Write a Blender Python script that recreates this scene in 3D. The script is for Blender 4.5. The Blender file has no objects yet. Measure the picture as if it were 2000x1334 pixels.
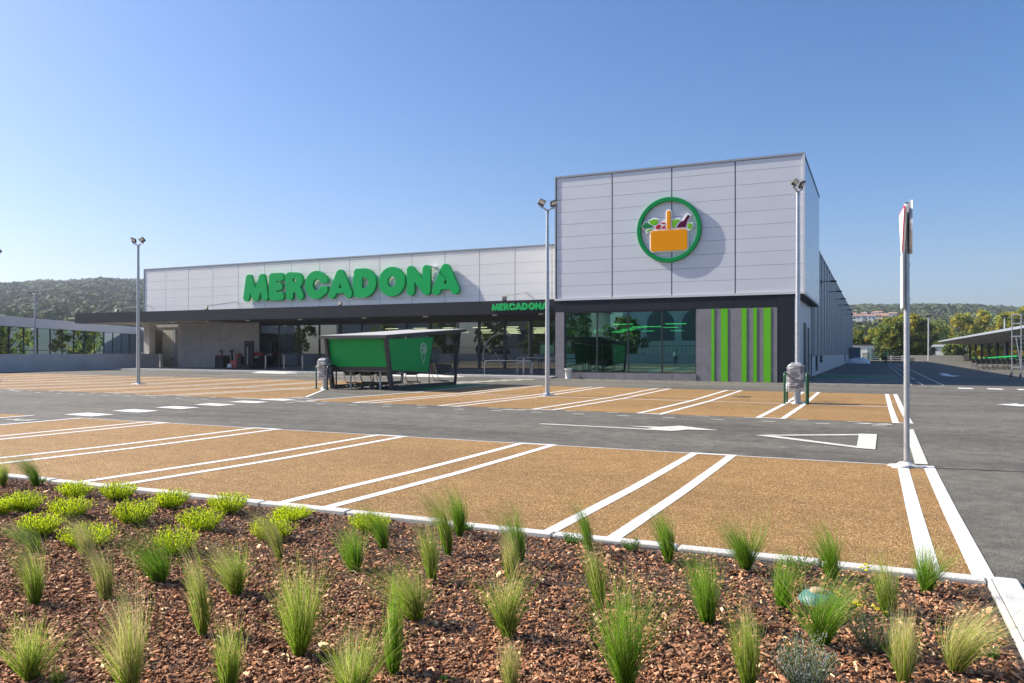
import bpy, bmesh, math, random
import numpy as np
from mathutils import Vector, Matrix
R = math.radians
SC = bpy.context.scene
COL = SC.collection

# ------------------------------------------------------------------ camera, world, sun, exposure
cam_d = bpy.data.cameras.new("camera"); cam = bpy.data.objects.new("camera", cam_d); COL.objects.link(cam)
cam.location = (0, 0, 1.5)
cam.rotation_euler = (R(90), 0, math.atan(707 / 1546))
cam_d.sensor_width = 36; cam_d.lens = 27.83; cam_d.shift_y = 0.011
cam_d.clip_start = 0.05; cam_d.clip_end = 6000
SC.camera = cam
SUN_EL = R(36.0); SUN_AZ = R(8.0)            # light travels towards +X, a touch towards +Y
world = bpy.data.worlds.new("World"); SC.world = world; world.use_nodes = True
wn = world.node_tree.nodes; wl = world.node_tree.links
sky = wn.new("ShaderNodeTexSky"); sky.sky_type = 'NISHITA'; sky.sun_disc = False
sky.sun_elevation = SUN_EL; sky.sun_rotation = R(270) - SUN_AZ
sky.altitude = 100; sky.air_density = 1.0; sky.dust_density = 1.9; sky.ozone_density = 6.0
bg = wn["Background"]; bg.inputs[1].default_value = 0.088
hs = wn.new('ShaderNodeHueSaturation'); hs.inputs['Saturation'].default_value = 1.2
tw_ = wn.new('ShaderNodeMix'); tw_.data_type = 'RGBA'; tw_.blend_type = 'MULTIPLY'; tw_.inputs[0].default_value = 1; tw_.inputs[7].default_value = (1.08, .985, 1.0, 1)
wl.new(sky.outputs[0], hs.inputs['Color']); wl.new(hs.outputs[0], tw_.inputs[6]); wl.new(tw_.outputs[2], bg.inputs[0])
sl = bpy.data.lights.new("sun", 'SUN'); sl.energy = 5.0; sl.angle = R(0.53); sl.color = (1.0, 0.94, 0.84)
sun = bpy.data.objects.new("sun", sl); COL.objects.link(sun)
sun.rotation_euler = Vector((-math.cos(SUN_EL) * math.cos(SUN_AZ), -math.cos(SUN_EL) * math.sin(SUN_AZ), math.sin(SUN_EL))).to_track_quat('Z', 'Y').to_euler()
sun.location = (-30, -5, 40)
vs = SC.view_settings; vs.view_transform = 'Standard'; vs.look = 'None'; vs.gamma = 1; vs.exposure = 0.92
vs.use_curve_mapping = False
SC.render.engine = 'CYCLES'
SC.cycles.max_bounces = 8; SC.cycles.transparent_max_bounces = 16

# ------------------------------------------------------------------ materials
MATS = {}
def nodes_of(m): return m.node_tree.nodes, m.node_tree.links
def mat(name, col, rough=0.6, metal=0.0, var=0.12, scale=3.0, bump=0.0, bscale=40.0, spec=0.5, fine=0.0, fscale=200.0, stretch=None, emit=None, estr=0, coat=0):
    if name in MATS: return MATS[name]
    m = bpy.data.materials.new(name); m.use_nodes = True; n, l = nodes_of(m)
    b = n["Principled BSDF"]; b.inputs["Roughness"].default_value = rough; b.inputs["Metallic"].default_value = metal
    b.inputs["Specular IOR Level"].default_value = spec; b.inputs["Coat Weight"].default_value = coat
    geo = n.new("ShaderNodeNewGeometry"); vec = geo.outputs["Position"]
    if stretch:
        mp = n.new("ShaderNodeMapping"); mp.inputs["Scale"].default_value = stretch; l.new(vec, mp.inputs["Vector"]); vec = mp.outputs[0]
    nz = n.new("ShaderNodeTexNoise"); nz.inputs["Scale"].default_value = scale; nz.inputs["Detail"].default_value = 6; nz.inputs["Roughness"].default_value = 0.62
    l.new(vec, nz.inputs["Vector"])
    mr = n.new("ShaderNodeMapRange"); mr.inputs["From Min"].default_value = 0.3; mr.inputs["From Max"].default_value = 0.7
    mr.inputs["To Min"].default_value = 1 - var; mr.inputs["To Max"].default_value = 1 + var; l.new(nz.outputs["Fac"], mr.inputs["Value"])
    fac = mr.outputs[0]
    if fine:
        n2 = n.new("ShaderNodeTexNoise"); n2.inputs["Scale"].default_value = fscale; n2.inputs["Detail"].default_value = 2; l.new(vec, n2.inputs["Vector"])
        m2 = n.new("ShaderNodeMapRange"); m2.inputs["From Min"].default_value = 0.35; m2.inputs["From Max"].default_value = 0.65
        m2.inputs["To Min"].default_value = 1 - fine; m2.inputs["To Max"].default_value = 1 + fine; l.new(n2.outputs["Fac"], m2.inputs["Value"])
        mm = n.new("ShaderNodeMath"); mm.operation = 'MULTIPLY'; l.new(fac, mm.inputs[0]); l.new(m2.outputs[0], mm.inputs[1]); fac = mm.outputs[0]
    vm = n.new("ShaderNodeVectorMath"); vm.operation = 'SCALE'; vm.inputs[0].default_value = col[:3]; l.new(fac, vm.inputs["Scale"])
    l.new(vm.outputs[0], b.inputs["Base Color"])
    if bump:
        n3 = n.new("ShaderNodeTexNoise"); n3.inputs["Scale"].default_value = bscale; n3.inputs["Detail"].default_value = 4; l.new(vec, n3.inputs["Vector"])
        bp = n.new("ShaderNodeBump"); bp.inputs["Strength"].default_value = bump; bp.inputs["Distance"].default_value = 0.01
        l.new(n3.outputs["Fac"], bp.inputs["Height"]); l.new(bp.outputs[0], b.inputs["Normal"])
    if emit: b.inputs["Emission Color"].default_value = (*emit, 1); b.inputs["Emission Strength"].default_value = estr
    MATS[name] = m; return m

def aggregate(name, cols, scale, rough, bump, patch=0.1, spec=0.3):
    """crushed stone bound in resin or bitumen: voronoi grains of several colours"""
    m = bpy.data.materials.new(name); m.use_nodes = True; n, l = nodes_of(m); b = n["Principled BSDF"]
    geo = n.new("ShaderNodeNewGeometry")
    v = n.new("ShaderNodeTexVoronoi"); v.inputs["Scale"].default_value = scale; l.new(geo.outputs["Position"], v.inputs["Vector"])
    sep = n.new("ShaderNodeSeparateColor"); l.new(v.outputs["Color"], sep.inputs[0])
    cr = n.new("ShaderNodeValToRGB"); el = cr.color_ramp.elements
    while len(el) < len(cols): el.new(0.5)
    for i, (p, c) in enumerate(cols): el[i].position = p; el[i].color = (*c, 1)
    l.new(sep.outputs[0], cr.inputs[0])
    nz = n.new("ShaderNodeTexNoise"); nz.inputs["Scale"].default_value = 0.35; nz.inputs["Detail"].default_value = 8; nz.inputs["Roughness"].default_value = 0.65
    mp = n.new("ShaderNodeMapping"); mp.inputs["Scale"].default_value = (0.35, 1, 1); l.new(geo.outputs["Position"], mp.inputs[0]); l.new(mp.outputs[0], nz.inputs["Vector"])
    mr = n.new("ShaderNodeMapRange"); mr.inputs["From Min"].default_value = 0.37; mr.inputs["From Max"].default_value = 0.63; mr.inputs["To Min"].default_value = 1 - patch; mr.inputs["To Max"].default_value = 1 + patch
    l.new(nz.outputs["Fac"], mr.inputs["Value"])
    n4 = n.new("ShaderNodeTexNoise"); n4.inputs["Scale"].default_value = 3.0; n4.inputs["Detail"].default_value = 7; n4.inputs["Roughness"].default_value = 0.75
    l.new(geo.outputs["Position"], n4.inputs["Vector"])
    m4 = n.new("ShaderNodeMapRange"); m4.inputs["From Min"].default_value = 0.40; m4.inputs["From Max"].default_value = 0.60; m4.inputs["To Min"].default_value = 1 - patch * .8; m4.inputs["To Max"].default_value = 1 + patch * .8
    l.new(n4.outputs["Fac"], m4.inputs["Value"])
    mm = n.new("ShaderNodeMath"); mm.operation = 'MULTIPLY'; l.new(mr.outputs[0], mm.inputs[0]); l.new(m4.outputs[0], mm.inputs[1])
    vm = n.new("ShaderNodeVectorMath"); vm.operation = 'SCALE'; l.new(cr.outputs[0], vm.inputs[0]); l.new(mm.outputs[0], vm.inputs["Scale"])
    l.new(vm.outputs[0], b.inputs["Base Color"]); b.inputs["Roughness"].default_value = rough; b.inputs["Specular IOR Level"].default_value = spec
    bp = n.new("ShaderNodeBump"); bp.inputs["Strength"].default_value = bump; bp.inputs["Distance"].default_value = 0.004; bp.invert = True
    l.new(v.outputs["Distance"], bp.inputs["Height"]); l.new(bp.outputs[0], b.inputs["Normal"])
    return m

def leafmat(name, rough=0.6, trans=0.35, mult=1.0):
    """foliage coloured by the mesh attribute 'tint'"""
    m = bpy.data.materials.new(name); m.use_nodes = True; n, l = nodes_of(m)
    out = n["Material Output"]; n.remove(n["Principled BSDF"])
    at = n.new("ShaderNodeAttribute"); at.attribute_name = "tint"
    d = n.new("ShaderNodeBsdfPrincipled"); d.inputs["Roughness"].default_value = rough; d.inputs["Specular IOR Level"].default_value = 0.25; l.new(at.outputs["Color"], d.inputs["Base Color"])
    t = n.new("ShaderNodeBsdfTranslucent"); l.new(at.outputs["Color"], t.inputs[0])
    mx = n.new("ShaderNodeMixShader"); mx.inputs[0].default_value = trans; l.new(d.outputs[0], mx.inputs[1]); l.new(t.outputs[0], mx.inputs[2]); l.new(mx.outputs[0], out.inputs[0])
    return m

def glassmat(name, tint, refl=(1, 1, 1), f0=0.10, rough=0.0, wob=0.0):
    """window glass: tinted see-through plus fresnel mirror reflection"""
    m = bpy.data.materials.new(name); m.use_nodes = True; n, l = nodes_of(m)
    out = n["Material Output"]; n.remove(n["Principled BSDF"])
    tr = n.new("ShaderNodeBsdfTransparent"); tr.inputs[0].default_value = (*tint, 1)
    gl = n.new("ShaderNodeBsdfGlossy"); gl.inputs[0].default_value = (*refl, 1); gl.inputs["Roughness"].default_value = rough
    if wob:
        geo = n.new("ShaderNodeNewGeometry"); nz = n.new("ShaderNodeTexNoise"); nz.inputs["Scale"].default_value = 0.45; nz.inputs["Detail"].default_value = 1
        l.new(geo.outputs["Position"], nz.inputs["Vector"])
        bp = n.new("ShaderNodeBump"); bp.inputs["Strength"].default_value = wob; bp.inputs["Distance"].default_value = 0.02
        l.new(nz.outputs["Fac"], bp.inputs["Height"]); l.new(bp.outputs[0], gl.inputs["Normal"])
    fr = n.new("ShaderNodeFresnel"); fr.inputs[0].default_value = 1.5
    ad = n.new("ShaderNodeMath"); ad.operation = 'ADD'; ad.use_clamp = True; ad.inputs[1].default_value = f0; l.new(fr.outputs[0], ad.inputs[0])
    mx = n.new("ShaderNodeMixShader"); l.new(ad.outputs[0], mx.inputs[0]); l.new(tr.outputs[0], mx.inputs[1]); l.new(gl.outputs[0], mx.inputs[2]); l.new(mx.outputs[0], out.inputs[0])
    return m

M_asphalt = aggregate("asphalt", [(0, (.050, .045, .036)), (.4, (.104, .095, .076)), (.8, (.14, .129, .104)), (1, (.27, .25, .21))], 190, 0.78, 0.35, 0.26)
M_bay = aggregate("tan_resin", [(0, (.085, .036, .010)), (.25, (.200, .107, .034)), (.7, (.285, .156, .052)), (.9, (.46, .28, .10)), (1, (.80, .62, .34))], 130, 0.7, 0.8, 0.12, spec=.24)
M_line = mat("road_paint", (.74, .73, .70), 0.55, var=.09, scale=4, bump=.35, bscale=160, fine=.10, fscale=70)
M_wear = mat("worn_paint", (.60, .58, .50), 0.6, var=.14, scale=5, bump=.3, bscale=160, fine=.10, fscale=90)
M_kerb = mat("kerb_concrete", (.56, .54, .50), 0.85, var=.10, scale=5, bump=.4, bscale=90, fine=.08, fscale=150)
M_soil = mat("soil", (.055, .034, .024), 0.95, var=.4, scale=18, bump=1, bscale=60)
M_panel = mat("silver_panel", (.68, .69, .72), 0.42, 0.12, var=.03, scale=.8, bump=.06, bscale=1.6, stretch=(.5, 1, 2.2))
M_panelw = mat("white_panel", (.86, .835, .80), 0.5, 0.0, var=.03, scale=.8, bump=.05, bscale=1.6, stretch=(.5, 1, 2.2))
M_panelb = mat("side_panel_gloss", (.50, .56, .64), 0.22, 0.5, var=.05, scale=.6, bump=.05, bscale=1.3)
M_core = mat("joint_dark", (.05, .055, .06), 0.8)
M_trim = mat("white_trim", (.66, .66, .67), 0.4, 0.1, var=.02)
M_trimg = mat("grey_trim", (.33, .34, .36), 0.4, 0.2, var=.03)
M_anth = mat("anthracite", (.017, .020, .028), 0.6, spec=.25, var=.06, scale=2, bump=.08, bscale=120, fine=.05)
M_anthd = mat("anthracite_soffit", (.06, .058, .058), 0.7, var=.05)
M_stone = mat("grey_stone", (.22, .205, .215), 0.8, var=.18, scale=1.6, bump=.3, bscale=50, fine=.10, fscale=60)
M_stonew = mat("concrete_wall", (.52, .49, .465), 0.85, var=.14, scale=1.4, bump=.25, bscale=40, fine=.07, fscale=50)
M_lowwall = mat("low_wall_concrete", (.56, .54, .535), 0.85, var=.10, scale=1.1, bump=.2, bscale=40, fine=.06, fscale=50)
M_lime = mat("lime_strip", (.14, .50, .02), 0.6, spec=.2, var=.03)
M_sgreen = mat("sign_green", (.0, .42, .10), 0.6, spec=.15, var=.02)
M_ledgreen = mat("small_sign_green", (.0, .45, .10), 0.38, var=.02)
M_ringg = mat("ring_green", (.0, .25, .065), 0.6, spec=.15, var=.02)
M_orange = mat("basket_orange", (.84, .31, .0), 0.6, spec=.12, var=.02)
M_white = mat("white_edge", (.86, .85, .84), 0.45, var=.02)
M_red = mat("tomato_red", (.48, .01, .02), 0.6, spec=.12, var=.02)
M_wine = mat("bottle_wine", (.09, .0, .035), 0.6, spec=.12, var=.02)
M_lgreen = mat("leaf_light", (.17, .50, .02), 0.6, spec=.12, var=.02)
M_dgreen = mat("leaf_dark", (.015, .23, .06), 0.6, spec=.12, var=.02)
M_frame = mat("window_frame", (.05, .052, .06), 0.4, 0.3, var=.04)
M_galv = mat("galvanised", (.50, .51, .53), 0.38, 0.75, var=.14, scale=9, bump=.05, bscale=30)
M_galvp = mat("grey_post", (.46, .46, .47), 0.45, 0.35, var=.10, scale=6)
M_steel = mat("brushed_steel", (.55, .54, .52), 0.3, 0.9, var=.06)
M_black = mat("black_plastic", (.02, .02, .022), 0.45, var=.1)
M_charc = mat("charcoal_frame", (.055, .057, .062), 0.5, 0.2, var=.06)
M_dkgreen = mat("dark_green_paint", (.01, .075, .03), 0.35, var=.06)
M_shgreen = mat("shelter_green", (.0, .36, .075), 0.45, var=.05, scale=1.2, spec=.3)
M_roofs = mat("shelter_roof", (.42, .40, .38), 0.6, var=.08)
M_redp = mat("machine_red", (.50, .03, .015), 0.35, var=.05)
M_pave = mat("pavement_slab", (.36, .355, .35), 0.85, var=.09, scale=3, bump=.2, bscale=60, fine=.05)
M_clad = mat("ribbed_cladding", (.43, .44, .46), 0.42, 0.25, var=.07, scale=.4, stretch=(1, .6, .1))
M_clad2 = mat("pale_cladding", (.66, .68, .70), 0.45, 0.3, var=.05)
M_door = mat("garage_door_grey", (.52, .49, .42), 0.55, var=.05, scale=2)
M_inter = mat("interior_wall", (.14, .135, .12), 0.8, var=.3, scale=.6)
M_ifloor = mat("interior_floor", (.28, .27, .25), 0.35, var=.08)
M_lamp = mat("light_bar", (.9, .85, .7), 0.5, emit=(1.0, .90, .55), estr=2.3)
M_lens = mat("lamp_lens", (.75, .74, .70), 0.2, var=.05)
M_wood = mat("pallet_wood", (.20, .13, .075), 0.85, var=.25, scale=5)
M_roadg = mat("green_paint", (.03, .16, .05), 0.7, var=.15, scale=3, fine=.1)
M_teal = mat("teal_paint", (.10, .38, .36), 0.6, var=.1, scale=3)
M_pillw = mat("render_white", (.86, .86, .85), 0.8, var=.06, scale=.7)
M_tile = mat("roof_tile", (.34, .19, .13), 0.85, var=.2, scale=2)
M_skin = mat("skin", (.45, .27, .19), 0.6, var=.05)
M_cloth = mat("white_shirt", (.65, .65, .65), 0.8)
M_vest = mat("green_shirt", (.0, .27, .16), 0.8)
M_jeans = mat("dark_trousers", (.03, .04, .06), 0.85)
M_hair = mat("hair", (.03, .02, .015), 0.7)
M_g_store = glassmat("glass_store", (.50, .56, .54), (.78, .86, .90), 0.16, wob=.05)
M_g_green = glassmat("glass_green", (.12, .50, .30), (.45, .84, .82), 0.30, wob=.05)
M_g_blue = glassmat("glass_blue", (.03, .045, .055), (.62, .76, .84), 0.12, wob=.06)
M_leaf = leafmat("leaves", .6, .42); M_blade = leafmat("grass_blades", 0.5, 0.5); M_chip = leafmat("bark_chips", 0.8, 0.0)
M_forest = leafmat("forest", 0.9, 0.1)

# ------------------------------------------------------------------ mesh helpers
class MB:
    def __init__(s): s.v = []; s.f = []; s.sm = []
    def add(s, vs_, fs, smooth=False):
        o = len(s.v); s.v += [tuple(p) for p in vs_]; s.f += [tuple(i + o for i in f) for f in fs]; s.sm += [smooth] * len(fs); return s
    def box(s, x0, x1, y0, y1, z0, z1):
        return s.add([(x0, y0, z0), (x1, y0, z0), (x1, y1, z0), (x0, y1, z0), (x0, y0, z1), (x1, y0, z1), (x1, y1, z1), (x0, y1, z1)],
                     [(0, 3, 2, 1), (4, 5, 6, 7), (0, 1, 5, 4), (1, 2, 6, 5), (2, 3, 7, 6), (3, 0, 4, 7)])
    def bbox(s, x0, x1, y0, y1, z0, z1, b=.01):
        """box with chamfered vertical and top edges"""
        def ring(i, z): return [(x0 + i, y0 + i + b, z), (x0 + i + b, y0 + i, z), (x1 - i - b, y0 + i, z), (x1 - i, y0 + i + b, z), (x1 - i, y1 - i - b, z), (x1 - i - b, y1 - i, z), (x0 + i + b, y1 - i, z), (x0 + i, y1 - i - b, z)]
        V = ring(0, z0) + ring(0, z1 - b) + ring(b, z1)
        F = [tuple(range(7, -1, -1)), tuple(range(16, 24))]
        for k in (0, 8):
            for i in range(8): j = (i + 1) % 8; F.append((k + i, k + j, k + 8 + j, k + 8 + i))
        return s.add(V, F)
    def hexa(s, pts): return s.add(pts, [(0, 3, 2, 1), (4, 5, 6, 7), (0, 1, 5, 4), (1, 2, 6, 5), (2, 3, 7, 6), (3, 0, 4, 7)])
    def cyl(s, p0, p1, r0, r1=None, n=12, cap=True):
        r1 = r0 if r1 is None else r1
        p0 = Vector(p0); p1 = Vector(p1); d = (p1 - p0).normalized(); a = d.orthogonal().normalized(); b = d.cross(a)
        V = []
        for p, r in ((p0, r0), (p1, r1)):
            for i in range(n):
                t = 2 * math.pi * i / n; V.append(p + a * math.cos(t) * r + b * math.sin(t) * r)
        s.add(V, [(i, (i + 1) % n, n + (i + 1) % n, n + i) for i in range(n)], True)
        if cap:
            s.add(V[:n], [tuple(range(n - 1, -1, -1))]); s.add(V[n:], [tuple(range(n))])
        return s
    def tube(s, pts, r, n=8):
        pts = [Vector(p) for p in pts]; rings = []; V = []
        prev = None
        for i, p in enumerate(pts):
            d = (pts[min(i + 1, len(pts) - 1)] - pts[max(i - 1, 0)]).normalized()
            a = (prev - d * prev.dot(d)).normalized() if prev is not None and (prev - d * prev.dot(d)).length > 1e-4 else d.orthogonal().normalized()
            prev = a; b = d.cross(a); rr = r[i] if isinstance(r, (list, tuple)) else r
            V += [p + a * math.cos(2 * math.pi * k / n) * rr + b * math.sin(2 * math.pi * k / n) * rr for k in range(n)]
        F = []
        for i in range(len(pts) - 1):
            for k in range(n): j = (k + 1) % n; F.append((i * n + k, i * n + j, (i + 1) * n + j, (i + 1) * n + k))
        s.add(V, F, True); m = len(pts) - 1
        s.add(V[:n], [tuple(range(n - 1, -1, -1))]); s.add(V[m * n:], [tuple(range(n))])
        return s
    def bar(s, p0, p1, w, h, up=(0, 0, 1)):
        p0 = Vector(p0); p1 = Vector(p1); d = (p1 - p0).normalized(); u = Vector(up); a = d.cross(u)
        if a.length < 1e-4: a = d.orthogonal()
        a.normalize(); b = a.cross(d).normalized(); a = a * w / 2; b = b * h / 2
        return s.hexa([p0 - a - b, p0 + a - b, p1 + a - b, p1 - a - b, p0 - a + b, p0 + a + b, p1 + a + b, p1 - a + b])
    def lathe(s, c, prof, n=20):
        V = []; cx, cy, cz = c
        for r, z in prof: V += [(cx + r * math.cos(2 * math.pi * k / n), cy + r * math.sin(2 * math.pi * k / n), cz + z) for k in range(n)]
        F = []
        for i in range(len(prof) - 1):
            for k in range(n): j = (k + 1) % n; F.append((i * n + k, i * n + j, (i + 1) * n + j, (i + 1) * n + k))
        s.add(V, F, True); m = len(prof) - 1
        s.add(V[:n], [tuple(range(n - 1, -1, -1))]); s.add(V[m * n:], [tuple(range(n))]); return s
    def mesh(s, name, origin=(0, 0, 0)):
        m = bpy.data.meshes.new(name); o = Vector(origin)
        m.from_pydata([(v[0] - o[0], v[1] - o[1], v[2] - o[2]) for v in s.v], [], s.f)
        m.polygons.foreach_set("use_smooth", s.sm); m.update(); return m

WL = {}
def tagit(o, label=None, cat=None, group=None, kind=None):
    if label: o["label"] = label
    if cat: o["category"] = cat
    if group: o["group"] = group
    if kind: o["kind"] = kind
    return o
def thing(name, loc, label, cat, group=None):
    o = bpy.data.objects.new(name, None); COL.objects.link(o); o.location = loc; WL[o] = Vector(loc); o.empty_display_size = .2
    return tagit(o, label, cat, group)
def link(name, me, m, parent=None, wloc=None):
    o = bpy.data.objects.new(name, me); COL.objects.link(o)
    if m is not None and len(me.materials) == 0: me.materials.append(m)
    pw = WL[parent] if parent is not None else Vector((0, 0, 0))
    wloc = Vector(wloc) if wloc is not None else pw.copy()
    if parent is not None: o.parent = parent
    o.location = wloc - pw; WL[o] = wloc
    return o
def build(name, mb, m, parent=None, origin=None):
    """mesh given in world coordinates; the object sits at its parent's place"""
    o = Vector(origin) if origin is not None else (WL[parent] if parent is not None else Vector((0, 0, 0)))
    return link(name, mb.mesh(name, o), m, parent, o)
def copy_tree(o, parent=None):
    c = o.copy(); COL.objects.link(c)
    if parent is not None: c.parent = parent
    for ch in list(o.children): copy_tree(ch, c)
    return c
def place(root, loc, rz=0, label=None, group=None, scale=None):
    root.location = loc; root.rotation_euler = (0, 0, rz)
    if label: root["label"] = label
    if group: root["group"] = group
    if scale: root.scale = scale
    return root
def np_mesh(name, V, F, tint=None, smooth=False):
    """V (n,3), F (m,k) all faces with k corners, tint (n,3)"""
    V = np.asarray(V, np.float32); F = np.asarray(F, np.int32); me = bpy.data.meshes.new(name)
    me.vertices.add(len(V)); me.vertices.foreach_set("co", V.ravel())
    k = F.shape[1]; me.loops.add(F.size); me.loops.foreach_set("vertex_index", F.ravel())
    me.polygons.add(len(F)); me.polygons.foreach_set("loop_start", np.arange(0, F.size, k, dtype=np.int32))
    me.polygons.foreach_set("loop_total", np.full(len(F), k, np.int32))
    me.polygons.foreach_set("use_smooth", np.full(len(F), smooth))
    if tint is not None:
        a = me.color_attributes.new("tint", 'FLOAT_COLOR', 'POINT'); c = np.ones((len(V), 4), np.float32); c[:, :3] = tint
        a.data.foreach_set("color", c.ravel())
    me.update(calc_edges=True); return me

# ------------------------------------------------------------------ ground relief
SAG = [(-50, 0), (0, .01), (3.2, .012), (6, .022), (7.2, .008), (8.5, -.006), (10.2, -.005), (11.7, 0), (18.8, 0), (22.3, -.02), (25, -.035), (31, .012), (36, 0), (60, 0)]
def sag_s(y): return float(np.interp(y, [a for a, b in SAG], [b for a, b in SAG]))
def sag(y):
    a = math.floor(y * 2) / 2; t = (y - a) * 2; return sag_s(a) * (1 - t) + sag_s(a + .5) * t
def gz(x, y): return -.005 * min(max(x, -75), 60) + sag(y)
def sheet(polys, lift):
    """flat patches draped on the ground relief, 'lift' above the asphalt"""
    bm = bmesh.new()
    for P in polys:
        vs_ = [bm.verts.new((p[0], p[1], 0)) for p in P]; bm.faces.new(vs_)
    ys = [v.co.y for v in bm.verts]; lo, hi = min(ys), max(ys)
    xs = [v.co.x for v in bm.verts]
    y = math.floor(lo * 2) / 2 + .5
    while y < min(hi, 36.6):
        if y > -.1 and y > lo + 1e-4: bmesh.ops.bisect_plane(bm, geom=bm.verts[:] + bm.edges[:] + bm.faces[:], plane_co=(0, y, 0), plane_no=(0, 1, 0))
        y += .5
    for x in (-75, 60):
        if min(xs) < x < max(xs): bmesh.ops.bisect_plane(bm, geom=bm.verts[:] + bm.edges[:] + bm.faces[:], plane_co=(x, 0, 0), plane_no=(1, 0, 0))
    for v in bm.verts: v.co.z = gz(v.co.x, v.co.y) + lift
    bm.normal_update()
    for f in bm.faces:
        if f.normal.z < 0: f.normal_flip()
    me = bpy.data.meshes.new("sheet"); bm.to_mesh(me); bm.free(); return me
def rect(x0, x1, y0, y1): return [(x0, y0), (x1, y0), (x1, y1), (x0, y1)]

ground = link("ground", sheet([rect(-1800, 1800, -600, 1900)], -.05), mat("ground_dry_grass", (.10, .10, .045), .95, var=.35, scale=.08, bump=.4, bscale=3)); ground["kind"] = "structure"
asphalt = link("asphalt", sheet([rect(-58, 40, 5.87, 165), rect(.66, 40, -14, 5.87), rect(-58, .66, -14, -1.5), rect(-58, -32, -1.5, 5.87)], 0), M_asphalt); asphalt["kind"] = "structure"
bays = thing("parking_bays", (0, 0, 0), None, None); bays["kind"] = "structure"
NR = (5.99, 11.72); R2 = (18.85, 31.5)
link("resin_surface", sheet([rect(-15.68, .72, *NR)], .004), M_bay, bays)
link("resin_surface", sheet([rect(-48, -17.2, *NR)], .004), M_bay, bays)
link("resin_surface", sheet([rect(-15.3, .76, *R2)], .004), M_bay, bays)
link("resin_surface", sheet([[(-16.66, R2[0]), (-16.66, 20.4), (-19.9, 25.6), (-20.2, R2[1]), (-48, R2[1]), (-48, R2[0])]], .004), M_bay, bays)
LW = .06
pairs = [-2.14, -4.93, -7.72, -10.52, -13.2]
def bayline(polys, m=M_line, name="bay_line", lift=.008): return link(name, sheet(polys, lift), m, bays)
for xc in pairs:
    a, b = xc - .27, xc + .27
    if xc < -13: a, b = xc - .2 - .25, xc + .3 - .25
    for x in (a, b): bayline([rect(x - LW, x + LW, NR[0], NR[1] - .02)])
    bayline([rect(a - LW, b + LW, NR[1] - .02, NR[1] + .09)])
for x in (.345, .655): bayline([rect(x - .065, x + .065, NR[0], NR[1])])
bayline([rect(.26, .72, NR[1], NR[1] + .1)])
bayline([rect(-15.72, -15.6, NR[0], NR[1])])
bayline([rect(-15.72, .26, NR[1] + .0, NR[1] + .035)], lift=.0075)
bayline([rect(-17.26, -17.14, NR[0], NR[1])])
for k in range(9):
    xc = -19.9 - 2.79 * k
    for x in (xc - .27, xc + .27): bayline([rect(x - LW, x + LW, NR[0], NR[1])])
for xc in [-2.14, -4.93, -7.72, -10.5, -13.28]:
    for x in (xc - .27, xc + .27): bayline([rect(x - LW, x + LW, *R2)])
    bayline([rect(xc - .33, xc + .33, R2[0] - .1, R2[0])]); bayline([rect(xc - .33, xc + .33, R2[1], R2[1] + .1)])
for x in (.42, .69): bayline([rect(x - .065, x + .065, *R2)])
bayline([rect(.35, .76, R2[0] - .1, R2[0])])
bayline([rect(-15.36, -15.24, *R2)])
xs_ = [-15.24, -13.61, -13.0, -10.83, -10.2, -8.05, -7.4, -5.26, -4.6, -2.47, -1.8, .35]
for i in range(0, len(xs_) - 1, 2): bayline([rect(xs_[i], xs_[i + 1], 24.8, 24.9)])
for k in range(10):
    xc = -20.9 - 2.79 * k
    for x in (xc - .27, xc + .27): bayline([rect(x - LW, x + LW, R2[0] if xc > -60 else 0, R2[1])])
bayline([rect(-48, -20.2, 24.8, 24.88)])
bayline([[(-16.66, R2[0]), (-16.55, R2[0]), (-16.55, 20.4), (-19.8, 25.6), (-19.9, 25.6), (-16.66, 20.4)]])
bayline([rect(-18.2, -16.66, R2[0] - .1, R2[0])])
bayline([rect(-15.3, -14.9, R2[0] - .1, R2[0])])
# walkway dashes along the drive
dashm = None
def dash(x, y, m=M_wear, l=.14, w=.045, name="dash_mark"):
    o = link(name, sheet([rect(x - l, x + l, y - w, y + w)], .010), m, bays); return o
k = 0; x = .1
while x > -47:
    if not (-17.4 < x < -15.2):
        dash(x, 17.84); 
    if not (-17.6 < x - .48 < -15.6): dash(x - .48, 18.62)
    x -= 1.085
k = 0; x = -3.9
while x > -15.6:
    dash(x, 39.9, l=.22, w=.06); dash(x - .5, 39.3, l=.2, w=.05); x -= 1.09
for i in range(9): dash(-2.4 + i * .62, 39.7, l=.2, w=.06)
bayline([rect(-8, -2.2, 36.6, 36.7)], M_wear); bayline([rect(-3.2, 1.6, 40.95, 41.12)], M_line)
bayline([rect(-36.5, -26.5, 36.9, 37.05)], M_wear)
for i in range(7): link("give_way_square", sheet([rect(3.25 + i * 1.08, 3.8 + i * 1.08, 38.0, 39.0)], .010), M_line, bays)
# crossing blocks
zc = [(-16.83, 12.19), (-16.85, 13.45), (-16.85, 14.72), (-16.85, 16.0), (-16.85, 17.3), (-16.85, 18.5)]
for X0, Y0_ in zc:
    bayline([[(X0, Y0_ - .0), (X0 + 1.0, Y0_ - .08), (X0 + 1.0, Y0_ + .52), (X0, Y0_ + .6)]], M_line, "crossing_block")
for i in range(6): bayline([rect(-18.3 + .18 * i, -17.2 + .18 * i, 31.9 + 1.25 * i, 32.5 + 1.25 * i)], M_wear, "crossing_block")
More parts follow.
